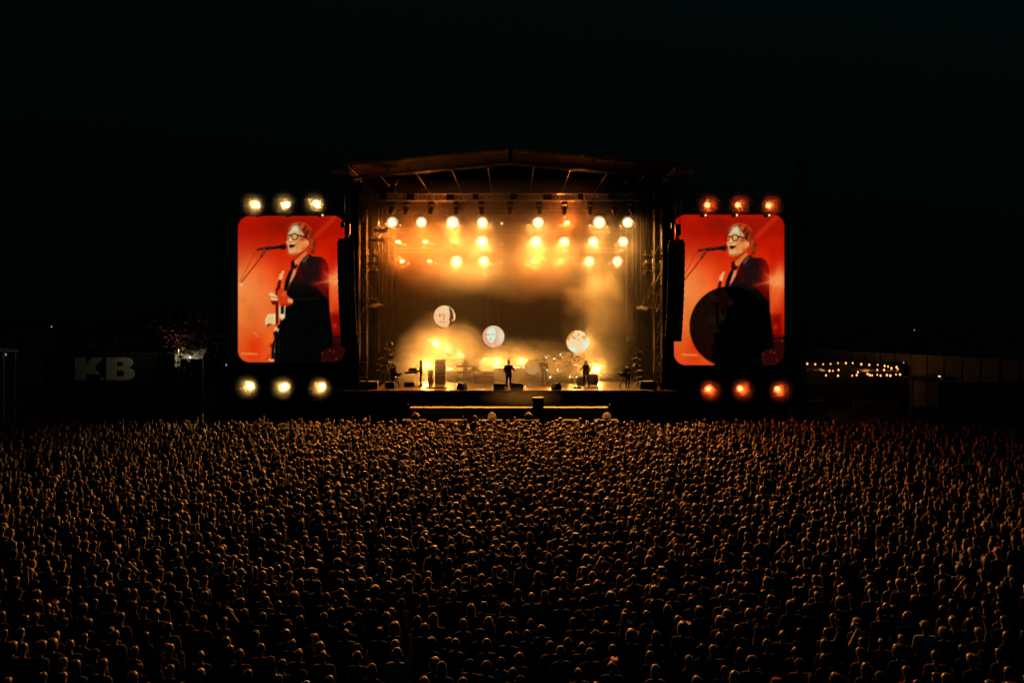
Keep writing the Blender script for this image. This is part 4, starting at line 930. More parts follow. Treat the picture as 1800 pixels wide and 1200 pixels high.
WOODR = mat('red_lacquer', (.3, .05, .02), .25); WOODB = mat('sunburst_wood', (.35, .14, .04), .3); MAPLE = mat('maple', (.5, .32, .16), .45)
def guitar(loc, rot, label, bodym, long=1.0, sc=1.0):
    t = thing('electric_guitar', label, 'guitar', loc); t.rotation_euler = rot; t.scale = (sc,) * 3
    pts = [(0.22 * math.cos(a) * (1.0 - .16 * math.cos(2 * a)) * (1 + .05 * math.sin(3 * a)), 0.165 * math.sin(a) * (1 - .12 * math.cos(2 * a + .5))) for a in [2 * PI * i / 22 for i in range(22)]]
    MB().prism(pts, -.02, .025).build('body', bodym, t)
    MB().prism([(.08, -.055), (.1, .02), (.02, .05), (-.1, .03), (-.12, -.05)], -.025, -.021).build('pickguard', WHITEC, t)
    MB().box((-.52 * long, -.025, .005), (.68 * long, .025, .05), bev=.008).build('neck', MAPLE, t)
    MB().prism([(-.84 * long, -.03), (-.86 * long, .04), (-1.02 * long, .06), (-1.05 * long, .02), (-1.02 * long, -.03)], -.03, -.012).build('headstock', MAPLE, t)
    MB().box((-.02, -.028, .005), (.04, .012, .08)).build('bridge', ALU, t)
    pg = MB()
    for k in range(5): pg.ell((-.87 * long - .035 * k, -.02, .055), (.008, .008, .016), 6, 4)
    pg.build('tuning_pegs', ALU, t)
    return t
p = onstage(894, 56.2); guitar((p[0] - .06, p[1] - .24, p[2] + 1.12), (0, R(18), PI * 0 + R(180)), 'guitar with sunburst body held by the suited singer', WOODB)
bpy.data.objects['electric_guitar'].rotation_euler = (0, R(-18), 0); bpy.data.objects['electric_guitar'].scale = (-1.0, 1, 1)
p = onstage(1030, 58.6); gt = guitar((p[0] - .06, p[1] - .22, p[2] + .98), (0, R(-30), 0), 'long-necked dark guitar held by the person in the dark jacket', BLACK, 1.22); gt.scale = (-1, 1, 1)
def mic_stand(px, Y, h, label, boom=0.0):
    t = thing('microphone_stand', label, 'microphone stand', onstage(px, Y)); 
    MB().lathe([(.14, 0), (.14, .015), (.03, .03)], n=14).build('base', BLACK, t, True); MB().tube((0, 0, .02), (0, 0, h), .011, 8).build('pole', BLACK, t)
    MB().tube((0, 0, h), (boom, .1, h + .18), .009, 6).build('boom', BLACK, t); MB().tube((boom, .1, h + .18), (boom * 1.2, .24, h + .16), .014, 8, .024).ell((boom * 1.22, .25, h + .16), (.03, .03, .03), 8, 6).build('microphone', BLACK, t)
mic_stand(892, 55.75, 1.42, 'microphone stand in front of the suited singer', .08); mic_stand(1036, 58.1, 1.3, 'microphone stand by the person with the long-necked guitar', -.1); mic_stand(1046, 59.8, 1.5, 'tall microphone stand beside the bright floor lamp', .1); mic_stand(733, 57.6, 1.35, 'microphone stand at the keyboard', .1); mic_stand(955, 58.8, 1.45, 'microphone stand before the person in the long coat', .06)

# keyboard on slanted stand
t = thing('keyboard_stand', 'black keyboard on a slanted stand beside the keyboard player', 'keyboard', onstage(722, 58.0), R(6))
MB().box((0, 0, .98), (.95, .34, .11), Euler((R(8), 0, 0)), bev=.02).build('keyboard', BLACK, t)
km = MB().box((0, 0, 0), (.045, .14, .012)).mesh('key', WHITEC)
for k in range(16): inst('key', km, t, (-.4 + k * .053, -.1, 1.03))
MB().box((.12, .12, 1.16), (.55, .24, .2), Euler((R(25), 0, 0)), bev=.05).build('synthesizer', BLACK, t)
for s in (-1, 1):
    MB().tube((-.5, s * .14, 1.22), (.32, s * .14, .02), .022, 6).build('leg', ALU, t); MB().tube((.42, s * .14, .95), (-.3, s * .14, .02), .022, 6).build('leg', ALU, t)
MB().box((-.1, 0, .16), (.7, .5, .28), bev=.03).build('pedal_case', BLACK, t)
# amplifier tower and small cabinets
AMPM = mat('amp_tolex', (.05, .035, .03), .7, scale=40); CLOTHM = mat('amp_grille_cloth', (.16, .1, .06), .8, scale=80)
def amp(px, Y, w, h, label, tiers, group='amplifiers on stage'):
    t = thing('amplifier', label, 'amplifier', onstage(px, Y), 0, group); z = 0
    for k, fr in enumerate(tiers):
        hh = h * fr; MB().box((0, 0, z + hh / 2), (w, .42, hh - .01), bev=.02).build('cabinet', AMPM, t); MB().box((0, -.214, z + hh * .47), (w * .88, .02, hh * .74), bev=.006).build('grille', CLOTHM, t)
        MB().box((0, -.216, z + hh * .92), (w * .86, .016, hh * .09)).build('control_strip', ALU, t)
        for s in (-1, 1): MB().box((s * (w / 2 + .012), 0, z + hh * .6), (.025, .16, .06), bev=.008).build('handle', BLACK, t)
        z += hh
    return t
amp(774, 60.5, .74, 1.72, 'tall amplifier stack of two cabinets under a head', (.4, .4, .2)); amp(757, 60.8, .36, .95, 'narrow short amplifier beside the tall stack', (.6, .4)); amp(843, 60.6, .75, .7, 'low amplifier beside the keyboard rack', (1.0,)); amp(1042, 60.3, .7, .72, 'square amplifier behind the long-necked guitar player', (1.0,)); amp(1022, 59.4, .6, .6, 'small amplifier by the edge of the drum riser', (1.0,)); amp(860, 60.9, .66, .86, 'slanted amplifier near the white light strip', (.75, .25))
# risers
RISER = mat('riser_carpet', (.1, .06, .045), .8)
def riser(px0, px1, Y, d, h, label):
    a, b_ = PX(px0, Y), PX(px1, Y); t = thing('riser', label, 'riser', ((a + b_) / 2, Y, ZS + .002), 0, 'risers on the stage'); w = b_ - a; n = max(1, round(w / 1.2))
    for k in range(n): MB().box((-w / 2 + w * (k + .5) / n, d / 2, h - .04), (w / n - .012, d, .08)).build('top_panel', RISER, t)
    for k in range(n): MB().box((-w / 2 + w * (k + .5) / n, .03, (h - .09) / 2), (w / n - .02, .04, h - .1)).build('front_panel', BLACK if px0 > 940 else RISER, t)
    for x in (-w / 2 + .1, w / 2 - .1): MB().box((x, d - .1, (h - .09) / 2), (.08, .08, h - .1)).build('leg', DSTEEL, t)
riser(784, 868, 63.2, 2.6, .72, 'long low riser behind the keyboard rack'); riser(944, 1042, 61.4, 3.0, .58, 'black drum riser under the drum kit'); riser(868, 928, 63.6, 2.4, .9, 'raised step riser under the white light strip')
# two-tier keyboard rack
t = thing('keyboard_rack', 'two-tier keyboard rack with white frame', 'keyboard rack', onstage(816, 60.9))
for x in (-.56, .56):
    for y in (-.2, .2): MB().tube((x, y, 0), (x, y, 1.3), .02, 6).build('leg', WHITEC, t)
for z in (.82, 1.24): MB().box((0, 0, z), (1.2, .42, .1), bev=.02).build('keyboard', GREYP, t); MB().box((0, -.18, z + .055), (1.0, .12, .02)).build('key_row', WHITEC, t)
for z in (.35, 1.29): MB().tube((-.56, -.2, z), (.56, -.2, z), .016, 6).build('crossbar', WHITEC, t)
t = thing('synthesizer_stack', 'pale synthesizer stack on a narrow table', 'synthesizer', onstage(835, 61.6))
MB().box((0, 0, .86), (.8, .4, .08), bev=.02).build('table_top', GREYP, t); MB().box((0, .02, 1.0), (.66, .34, .16), Euler((R(20), 0, 0)), bev=.03).build('synthesizer', WHITEC, t); MB().box((.05, .05, 1.17), (.5, .3, .1), Euler((R(28), 0, 0)), bev=.03).build('drum_machine', GREYP, t)
for x in (-.35, .35): MB().box((x, 0, .41), (.05, .36, .82)).build('leg', BLACK, t)
# drum kit
Yd = 62.0; dx = PX(998, Yd); zd = ZS + .6
kit = thing('drum_kit', 'red sparkle drum kit on the black riser', 'drum kit', (dx, Yd, zd))
SPARK = mat('drum_shell', (.35, .05, .03), .25, scale=60); HEADM = mat('drum_head', (.7, .66, .6), .5); BRASS = mat('cymbal_brass', (.75, .5, .18), .25, .95, scale=30)
def drum(name, c, r, d, M=None):
    o = MB().lathe([(r, 0), (r * 1.02, .02), (r, .03), (r, d - .03), (r * 1.02, d - .02), (r, d)], c, n=20, M=M).build(name, SPARK, kit, True)
    Mm = M if M is not None else Matrix.Identity(3); MB().lathe([(r * .97, d + .004), (r * .3, d + .006)], c, n=20, M=Mm).build('drum_head', HEADM, o, True); return o
drum('bass_drum', (0, .25, .32), .3, .42, YX)
for x, y, z, r in ((-.22, 0.05, .72, .15), (.2, .05, .72, .16), (.62, .25, .42, .2), (-.55, .3, .52, .17)): drum('tom', (x, y, z), r, .22, Matrix.Rotation(R(12), 3, 'X'))
for x, y, z, r, tl in ((-.72, 0.1, 1.12, .24, 12), (.75, .05, 1.2, .26, -12), (-.35, .4, 1.35, .22, 8), (.38, .45, 1.38, .22, -8), (-.95, .4, .92, .18, 4), (1.05, .4, 1.05, .26, -14)):
    M = Matrix.Rotation(R(tl), 3, 'Y') @ Matrix.Rotation(R(-14), 3, 'X'); o = MB().lathe([(r, 0), (r * .5, .012), (r * .14, .03), (.01, .035)], (x, y, z), n=20, M=M).build('cymbal', BRASS, kit, True)
    MB().tube((x, y, 0.02), (x, y, z + .05), .012, 6).build('cymbal_stand', ALU, kit)
    for a in (0.3, 2.4, 4.5): MB().tube((x, y, .25), (x + .2 * math.cos(a), y + .2 * math.sin(a), .02), .009, 5).build('stand_leg', ALU, kit)
MB().lathe([(.16, .42), (.17, .46), (.16, .5)], (0, .62, 0), n=14).tube((0, .62, .01), (0, .62, .43), .02, 6).build('stool', BLACK, kit, True)
t = thing('percussion_rack', 'tall rack of small percussion beside the drummer', 'percussion', (PX(1010, 61.8), 61.9, zd + .002))
for x in (-.3, .3): MB().tube((x, .1, 0), (x, .1, 1.5), .018, 6).build('upright', ALU, t)
for z in (.9, 1.25, 1.5): MB().tube((-.42, .1, z), (.42, .1, z), .016, 6).build('crossbar', ALU, t)
for x, z in ((-.3, 1.0), (0, 1.02), (.3, .98), (-.2, 1.32), (.2, 1.34)): MB().lathe([(.07, 0), (.09, .03), (.085, .13)], (x, 0, z - .1), n=12).build('bongo', BRASS, t, True)
# wedges, cases, pedalboards
def wedge(px, Y, w, h, d, label, rz=0.0):
    t = thing('monitor_wedge', label, 'monitor speaker', onstage(px, Y), rz, 'monitor speakers along the stage front')
    pr = [(-d / 2, 0), (d / 2, 0), (d / 2, h * .45), (d * .18, h), (-d * .32, h * .92), (-d / 2, h * .3)]; mb = MB()
    vs = [(-w / 2, y, z) for y, z in pr] + [(w / 2, y, z) for y, z in pr]; n_ = len(pr)
    mb.add(vs, [tuple(range(n_)), tuple(range(2 * n_ - 1, n_ - 1, -1))] + [(i, i + n_, (i + 1) % n_ + n_, (i + 1) % n_) for i in range(n_)]); mb.build('cabinet', BLACK, t)
    y0, z0, y1, z1 = d / 2, h * .45, d * .18, h; cy_, cz_ = (y0 + y1) / 2 + .012, (z0 + z1) / 2 + .008
    MB().box((0, cy_, cz_), (w * .9, .02, math.hypot(y1 - y0, z1 - z0) * .86), Euler((math.atan2(y0 - y1, z1 - z0), 0, 0))).build('grille', GRILLE, t)
    for s in (-1, 1): MB().box((s * (w / 2 + .008), 0, h * .5), (.02, .16, .07), bev=.006).build('handle', GREYP, t)
wedge(878, 55.45, .78, .46, .6, 'large monitor wedge close to the singer, farther from the drum riser'); wedge(909, 55.45, .78, .46, .6, 'large monitor wedge close to the singer, on the drum riser side')
wedge(812, 55.6, .42, .44, .55, 'lone small monitor wedge in front of the keyboard rack', R(60)); wedge(978, 55.6, .42, .46, .55, 'lone small monitor wedge in front of the drum riser', R(-60))
for px, w in ((757, .62), (776, .8), (1015, .5), (1040, .9)):
    t = thing('pedalboard', {757: 'short pedalboard on the deck by the keyboard player', 776: 'long pedalboard on the deck before the tall amplifier', 1015: 'small pedalboard on the deck by the drum riser', 1040: 'wide pedalboard at the feet of the long-necked guitar player'}[px], 'pedalboard', onstage(px, 56.6))
    MB().box((0, 0, .03), (w, .35, .05), bev=.01).build('board', BLACK, t)
    for k in range(int(w / .12)): MB().box((-w / 2 + .08 + k * .12, 0, .085), (.07, .12, .05), bev=.01).build('pedal', [GREYP, SPARK, BLACK][k % 3], t); 
def case(px, Y, w, d, h, label, z=None):
    q = onstage(px, Y); t = thing('flight_case', label, 'flight case', (q[0], q[1], q[2] if z is None else z), 0, 'flight cases in the wings')
    MB().box((0, 0, h / 2 + .002), (w, d, h), bev=.012).build('shell', CASE, t)
    for z_ in (.02, h - .02):
        for s in (-1, 1): MB().box((0, s * (d / 2 + .006), z_), (w + .02, .02, .045)).build('edge_trim', ALU, t)
    for sx in (-1, 1): MB().box((sx * (w / 2 + .004), -d / 2 - .004, h / 2), (.045, .03, h - .09)).build('edge_trim', ALU, t)
    MB().box((0, 0, h + .012), (w + .02, d + .03, .02)).build('lid_edge', ALU, t)
    for sx in (-1, 1): MB().box((sx * w * .28, -d / 2 - .012, h * .55), (.1, .02, .07)).build('latch', ALU, t)
zc = ZS - .03
case(649, 56.2, 1.15, .7, .52, 'dark flight case beside the keyboard-side tower', zc); case(1139, 56.2, 1.1, .7, .5, 'dark flight case beside the cymbal-side tower'); case(686, 56.6, .6, .5, .42, 'small flight case with cables near the keyboard', None)
# light stands and cameras in the wings
def floor_stand(px, Y, h, label, n):
    t = thing('light_stand', label, 'light stand', onstage(px, Y)); MB().tube((0, 0, 0), (0, 0, h), .03, 6).build('pole', DSTEEL, t)
    for a in (0, 2.1, 4.2): MB().tube((0, 0, .5), (.4 * math.cos(a), .4 * math.sin(a), .02), .02, 5).build('leg', DSTEEL, t)
    for k in range(n):
        z = h - .15 - k * .42; o = inst('can', PAR, t, (random.choice((-.16, .16)), -.04, z), (R(random.uniform(-15, 25)), R(random.uniform(-20, 20)), R(random.uniform(-80, 80)))); MB().tube((-.2, 0, z), (.2, 0, z), .016, 5).build('crossbar', ALU, t)
floor_stand(683, 57.6, 3.1, 'tall light stand with unlit cans by the small flight case', 5); floor_stand(669, 58.2, 2.0, 'short light stand with unlit cans deep in the keyboard wing', 3); floor_stand(1121, 56.6, 2.5, 'tall light stand with stacked cans by the flight case', 5); floor_stand(1111, 59.5, 3.4, 'thin high light stand behind the camera', 2); floor_stand(1166, 57.4, 2.2, 'short light stand with unlit cans behind the tower', 4)
def tv_camera(px, Y, label, rz):
    t = thing('video_camera', label, 'video camera', onstage(px, Y), rz)
    for a in (.5, 2.6, 4.7): MB().tube((0, 0, .75), (.36 * math.cos(a), .36 * math.sin(a), .0), .022, 6).build('leg', BLACK, t)
    MB().box((0, 0, .95), (.2, .42, .26), bev=.03).build('body', BLACK, t); MB().lathe([(.06, 0), (.07, .16), (.09, .2), (.085, .22)], (0, -.21, .97), n=14, M=YX).build('camera_lens', BLACK, t, True)
    MB().box((-.05, .1, 1.16), (.1, .14, .1), bev=.02).build('viewfinder', BLACK, t); MB().tube((0, .15, .85), (.1, .55, .72), .015, 6).build('pan_handle', BLACK, t)
tv_camera(698, 56.3, 'black video camera on tripod near the small flight case', R(150)); tv_camera(1094, 56.2, 'black video camera on tripod at the stage edge', R(-150))
bc = body_set('camera_operator', 'bent', 'half', long_sleeve=True); person(bc, onstage(1103, 56.9), R(200), .9, 'person in black working the video camera at the stage edge', 'stage crew', 'short', 'black', 'cap', 'black', top='black', trousers='black', top_name='jacket')
person(bc, onstage(691, 57.0), R(140), .9, 'person in black beside the video camera near the keyboard', 'stage crew', 'short', 'black', 'beanie', 'black', top='black', trousers='black', top_name='jacket')

# ------------------------------------------------------------------ floor lamps behind the band
def floor_lamp(px, py, Y, r, power, col, label, tilt=-5, yaw=0, lens=None):
    t = round_lamp('floor_lamp', px, py, Y, r, power, col, label, 'floor lamps behind the band', lens, tilt=tilt, yaw=yaw)
    z = P(px, py, Y).z - ZS
    MB().tube((0, .1, -r * 1.0), (0, .1, -z + .02), .025, 6).build('stand_pole', BLACK, t); MB().lathe([(.22, 0), (.2, .03), (.04, .05)], (0, .1, -z + .004), n=12).build('stand_base', BLACK, t); return t
floor_lamp(767, 604, 66.0, .34, FLOOR * 1.0, GOLD, 'tallest glaring floor lamp behind the amplifier stack'); floor_lamp(786, 613, 66.2, .24, FLOOR * .6, GOLD, 'glaring floor lamp just beside the tallest one'); floor_lamp(808, 624, 66.4, .17, FLOOR * .3, GOLD, 'small floor lamp over the keyboard rack')
floor_lamp(752, 641, 64.5, .36, FLOOR * 1.3, GOLD, 'low glaring floor lamp between keyboard player and amplifier'); floor_lamp(790, 650, 65.0, .3, FLOOR * .8, GOLD, 'low glaring floor lamp beside the tall amplifier'); floor_lamp(852, 631, 66.0, .16, FLOOR * .35, GOLD, 'small floor lamp near the end of the light strip')
floor_lamp(874, 635, 66.6, .32, FLOOR * .9, GOLD, 'glaring floor lamp above the white light strip, amplifier side'); floor_lamp(917, 634, 66.6, .32, FLOOR * .9, GOLD, 'glaring floor lamp above the white light strip, drum side')
floor_lamp(1047, 648, 63.6, .36, FLOOR * 1.4, GOLD, 'low glaring floor lamp behind the long-necked guitar player'); floor_lamp(1027, 603, 64.0, .22, FLOOR * .7, GOLD, 'high floor lamp beside the blotched round screen'); floor_lamp(1007, 614, 64.2, .16, FLOOR * .3, GOLD, 'small floor lamp under the blotched round screen')
for px, py, Y, lb in ((960, 628, 60.9, 'pin lamp on the stand by the long coat'), (974, 630, 61.0, 'pin lamp above the cymbals'), (985, 623, 61.0, 'highest pin lamp over the drum kit'), (962, 650, 58.9, 'pin lamp shining by the long coat'), (980, 650, 61.2, 'pin lamp low among the cymbals'), (967, 663, 58.8, 'low pin lamp on the riser edge'), (1002, 662, 61.0, 'pin lamp at the bass drum'), (1014, 662, 61.0, 'pin lamp at the floor tom')):
    t = round_lamp('pin_lamp', px, py, Y, .09, 25, GOLD, lb, 'pin lamps round the drum kit', tilt=0); z = P(px, py, Y).z - (ZS + (.58 if Y > 61.39 else 0)); MB().tube((0, .1, -.08), (0, .1, -z + .02), .012, 5).build('stand_pole', BLACK, t)
floor_lamp(696, 661, 57.2, .07, 40, ORANGE, 'small warm lamp shining across the keyboard', 0, 60, WARM)
strip = thing('light_strip', 'long white light strip on the step riser', 'light strip', (PX(895, 63.5), 63.45, ZS + .93)); MB().box((0, .05, .06), (2.3, .1, .1), bev=.01).build('housing', BLACK, strip); MB().box((0, -.012, .06), (2.26, .03, .075)).build('tube', emi('strip_white', (.95, .9, .6), 2.2), strip)
# ------------------------------------------------------------------ pit in front of the stage
YP = 54.0; zl = PZ(714.5, YP)
t = thing('front_ledge', 'long pale plywood ledge running along the stage front', 'ledge', (PX(895, YP), 53.75, 0)); w = S(346, YP)
for k in range(9): MB().box((-w / 2 + w * (k + .5) / 9, 0, zl - .03), (w / 9 - .006, .8, .06)).build('board', PALE, t)
for k in range(10): MB().box((-w / 2 + .05 + (w - .1) * k / 9, .1, (zl - .06) / 2), (.06, .5, zl - .062)).build('post', BLACK, t)
drape('black_skirt', (-w / 2, -.3, 0), (w / 2, -.3, 0), .02, zl - .07, t, .02, .2)
for px in (717, 1072):
    t = thing('ledge_lamp', 'tiny pale marker lamp at an end of the plywood ledge', 'marker lamp', P(px, 712, YP - .3), 0, 'marker lamps at the ledge ends'); z = t.location.z
    MB().box((0, 0, 0), (.09, .09, .14), bev=.02).build('cover', PALE, t); MB().tube((0, 0, -.06), (0, 0, -z + .01), .02, 6).build('pole', BLACK, t)
t = thing('framed_crate', 'dark crate with pale frame standing on the plywood ledge', 'crate', (PX(945.5, YP), 53.75, zl + .002))
MB().box((0, 0, .3), (.6, .5, .56)).build('shell', BLACK, t)
for s in (-1, 1): MB().box((s * .32, -.255, .3), (.06, .05, .6)).build('frame', PALE, t)
MB().box((0, 0, .6), (.7, .56, .05)).build('lid', PALE, t); MB().box((0, -.262, .26), (.16, .03, .26), bev=.01).build('door_plate', GREYP, t)
subs = [728, 794, 862.5, 927, 996.5, 1065]
COVER = mat('crumpled_plastic', (.78, .74, .66), .25, scale=8, bump=.5, var=.1)
_n = COVER.node_tree; _tr = _n.nodes.new('ShaderNodeBsdfTranslucent'); _tr.inputs[0].default_value = (.92, .88, .8, 1); _mx = _n.nodes.new('ShaderNodeMixShader'); _mx.inputs[0].default_value = .8
_n.links.new(_n.nodes['Principled BSDF'].outputs[0], _mx.inputs[1]); _n.links.new(_tr.outputs[0], _mx.inputs[2]); _n.links.new(_mx.outputs[0], _n.nodes['Material Output'].inputs[0])
ADJ = ['at the darker end of the row', 'second from the darker end', 'under a bright crumpled cover', 'fourth from the darker end', 'fifth from the darker end', 'at the brighter crowded end']
for k, px in enumerate(subs):
    t = thing('subwoofer', f'black subwoofer with two pale plates, {ADJ[k]}', 'subwoofer', (PX(px, YP - 1.5), YP - 1.5, 0), 0, 'subwoofers in front of the stage')
    MB().box((0, 0, .78), (1.5, .9, 1.55), bev=.02).build('cabinet', BLACK, t); MB().box((0, -.456, .66), (1.36, .02, .9)).build('grille', GRILLE, t)
    for s in (-1, 1): MB().box((s * .52, -.47, 1.27), (.34, .05, .14), bev=.015).build('plate', PALE, t)
    MB().box((0, -.3, 1.562), (.8, .2, .012)).build('top_strip', GREYP, t)
    if k in (0, 2, 3, 5):
        o = thing('covered_light', {0: 'dim crumpled plastic rain cover over a light, on the darkest subwoofer', 2: 'bright crumpled plastic rain cover over a light, below the singer', 3: 'dim crumpled plastic rain cover over a light, under the framed crate', 5: 'bright crumpled plastic rain cover over a light at the ledge end'}[k], 'stage light', (PX(px + 2, YP - 1.5), YP - 1.4, 1.57), 0, 'covered lights on the subwoofers')
        MB().box((0, 0, .06), (.3, .3, .12), bev=.02).build('base', BLACK, o); MB().ell((0, 0, .26), (.12, .12, .14), 10, 8).build('head', BLACK, o, True)
        mb = MB(); r_ = random.Random(k); mb.lathe([(.27, .02), (.25, .12), (.27, .22), (.2, .33), (.1, .42), (.02, .44)], n=16)
        mb.v = [(x * (1 + r_.uniform(-.14, .14)), y * (1 + r_.uniform(-.14, .14)), z + r_.uniform(-.025, .025)) for x, y, z in mb.v]
        mb.build('rain_cover', COVER if k in (2, 5) else mat('grey_plastic_cover', (.16, .13, .12), .3, scale=8, bump=.5), o)
# crew in the pit
bp = body_set('photographer', 'phone', 'phone', long_sleeve=True)
person(bp, (PX(905, 52.3), 52.3, 0), R(170), 1.0, 'person in mustard top with camera raised, facing the crowd from the pit', 'pit crew', 'short', 'black', top='mustard', trousers='black')
# ------------------------------------------------------------------ beyond the stage: masts, sign wall, tent, trees, pale wall and bulbs
for px, Y, lb in ((386, 57.6, 'slim dark steel mast beside the yellow-lit screen'), (1411, 57.6, 'slim dark steel mast beside the red-lit screen')):
    x = PX(px, Y); t = thing('mast', lb, 'mast', (x, Y, 0)); ztop = PZ(287, Y)
    truss_parts(t, (0, 0, 0), (0, 0, ztop), .34, .34, 1.0, .028, .014, DSTEEL); MB().box((0, 0, ztop + .05), (.8, .3, .1), bev=.02).build('head_beam', DSTEEL, t)
    for s in (-1, 1): MB().lathe([(.1, -.03), (.12, 0), (.1, .03)], (s * .32, -.05, ztop + .16), n=12, M=YX).build('pulley', DSTEEL, t)
    MB().box((0, -.2, PZ(402, Y)), (.55, .3, .35), bev=.05).build('clamp_box', DSTEEL, t)
YK = 60.0
t = thing('sign_wall', 'dark wall with the large pale letters K and B', 'sign', (PX(190, YK), YK, 0)); w = S(232, YK); zt_ = PZ(622, YK)
for k in range(5): MB().box((-w / 2 + w * (k + .5) / 5, .1, zt_ / 2), (w / 5 - .01, .12, zt_)).build('wall_panel', BLACK, t)
MB().box((0, .06, zt_ + .03), (w, .24, .06)).build('top_rail', DSTEEL, t)
LET = mat('letter_cream', (.5, .48, .36), .7)
def zk(px, py): return (PX(px, YK) - PX(190, YK), PZ(py, YK))
def K_(*pts): return [zk(*p) for p in pts]
kk = MB().prism(K_((132, 628), (150, 628), (150, 643), (162, 628), (181, 628), (166, 646), (182, 668), (164, 668), (154, 655), (150, 659), (150, 668), (132, 668)), -.03, .03); kk.build('letter_k', LET, t)
def bout(cx, cy, rx, ry, a0, a1, n=8): return [(cx + rx * math.cos(R(a0 + (a1 - a0) * i / n)), cy + ry * math.sin(R(a0 + (a1 - a0) * i / n))) for i in range(n + 1)]
outer = [(187, 628), (222, 628)] + bout(222, 637.5, 12, 9.5, -90, 70) + bout(223, 657, 14, 11, -60, 90) + [(187, 668)]
bl_ = bmesh.new()
def loop(pts, y): return [bl_.verts.new((zk(*p)[0], y, zk(*p)[1])) for p in pts]
hole1 = [(205, 636), (215, 636), (218, 639.5), (215, 643), (205, 643)]; hole2 = [(205, 651), (216, 651), (219, 656), (216, 661), (205, 661)]
ed = []
for L_ in (outer, hole1, hole2):
    vv = loop(L_, -.03); ed += [bl_.edges.new((vv[i], vv[(i + 1) % len(vv)])) for i in range(len(vv))]
res = bmesh.ops.triangle_fill(bl_, edges=ed, use_beauty=True)
ext = bmesh.ops.extrude_face_region(bl_, geom=bl_.faces[:]); bmesh.ops.translate(bl_, vec=(0, .06, 0), verts=[e for e in ext['geom'] if isinstance(e, bmesh.types.BMVert)]); bmesh.ops.recalc_face_normals(bl_, faces=bl_.faces)
mB = bpy.data.meshes.new('letter_b'); bl_.to_mesh(mB); bl_.free(); mB.materials.append(LET); inst('letter_b', mB, t)
# post with a box lamp added to brighten the letters
xp = PX(280, 58.0); t = thing('post_added_lamp', 'thin post with a small added box lamp beside the lettered wall', 'lamp post', (xp, 58.0, 0)); zl_ = PZ(599, 58.0)
MB().tube((0, 0, 0), (0, 0, zl_), .04, 6).build('pole', DSTEEL, t); MB().box((0, 0, zl_ + .12), (.22, .2, .34), bev=.03).build('added_lamp_box', mat('added_lamp_glass', (.3, .2, .1), .4), t)
l = spot(t, (-.15, .0, zl_ + .1), 60, (1, .86, .5), 0, 0, 120, .05); l.rotation_quaternion = Vector((-4.2, 1.6, -1.1)).to_track_quat('-Z', 'Y')  # added spot aimed at the letters
# white tent
Yt = 63.0; a = P(312, 640, Yt); t = thing('gazebo_tent', 'white gazebo tent with lit canopy beside the lettered wall', 'tent', (PX(340, Yt), Yt, 0)); hw = S(26, Yt); zr = PZ(613, Yt); ze = PZ(624, Yt)
MB().add([(-hw, -1, ze), (hw, -1, ze), (hw, 1.2, ze), (-hw, 1.2, ze), (-hw * .9, .1, zr), (hw * .9, .1, zr)], [(0, 1, 5, 4), (1, 2, 5), (2, 3, 4, 5), (3, 0, 4)]).build('canopy', WHITEC, t)
MB().box((0, -1.02, ze - .12), (2 * hw, .02, .22)).build('valance', WHITEC, t)
for x in (-hw + .03, hw - .03):
    for y in (-.97, 1.17): MB().tube((x, y, 0), (x, y, ze), .03, 6).build('pole', ALU, t)
MB().add([(-hw, -1, ze), (-hw + .5, -1, ze), (-hw + .5, -1, ze - .75), (-hw, -1, ze - .9), (-hw, -.95, ze), (-hw + .5, -.95, ze), (-hw + .5, -.95, ze - .75), (-hw, -.95, ze - .9)], [(0, 1, 2, 3), (7, 6, 5, 4), (0, 4, 5, 1), (1, 5, 6, 2), (2, 6, 7, 3), (3, 7, 4, 0)]).build('side_curtain', WHITEC, t)
MB().ell((.2, -1.2, ze - .1), (.05, .05, .07), 8, 6).build('bulb', emi('tent_bulb', (1, .9, .6), 3), t); 
pl_ = bpy.data.lights.new('lamp_light', 'POINT'); pl_.energy = 30; pl_.color = (1, .8, .45); pl_.shadow_soft_size = .06; po = bpy.data.objects.new('lamp_light', pl_); C.objects.link(po); po.parent = t; po.location = (-.4, -1.9, ze + .55)
MB().tube((-.4, -1.75, 0), (-.4, -1.75, ze + .5), .025, 6).build('lamp_pole', ALU, t)
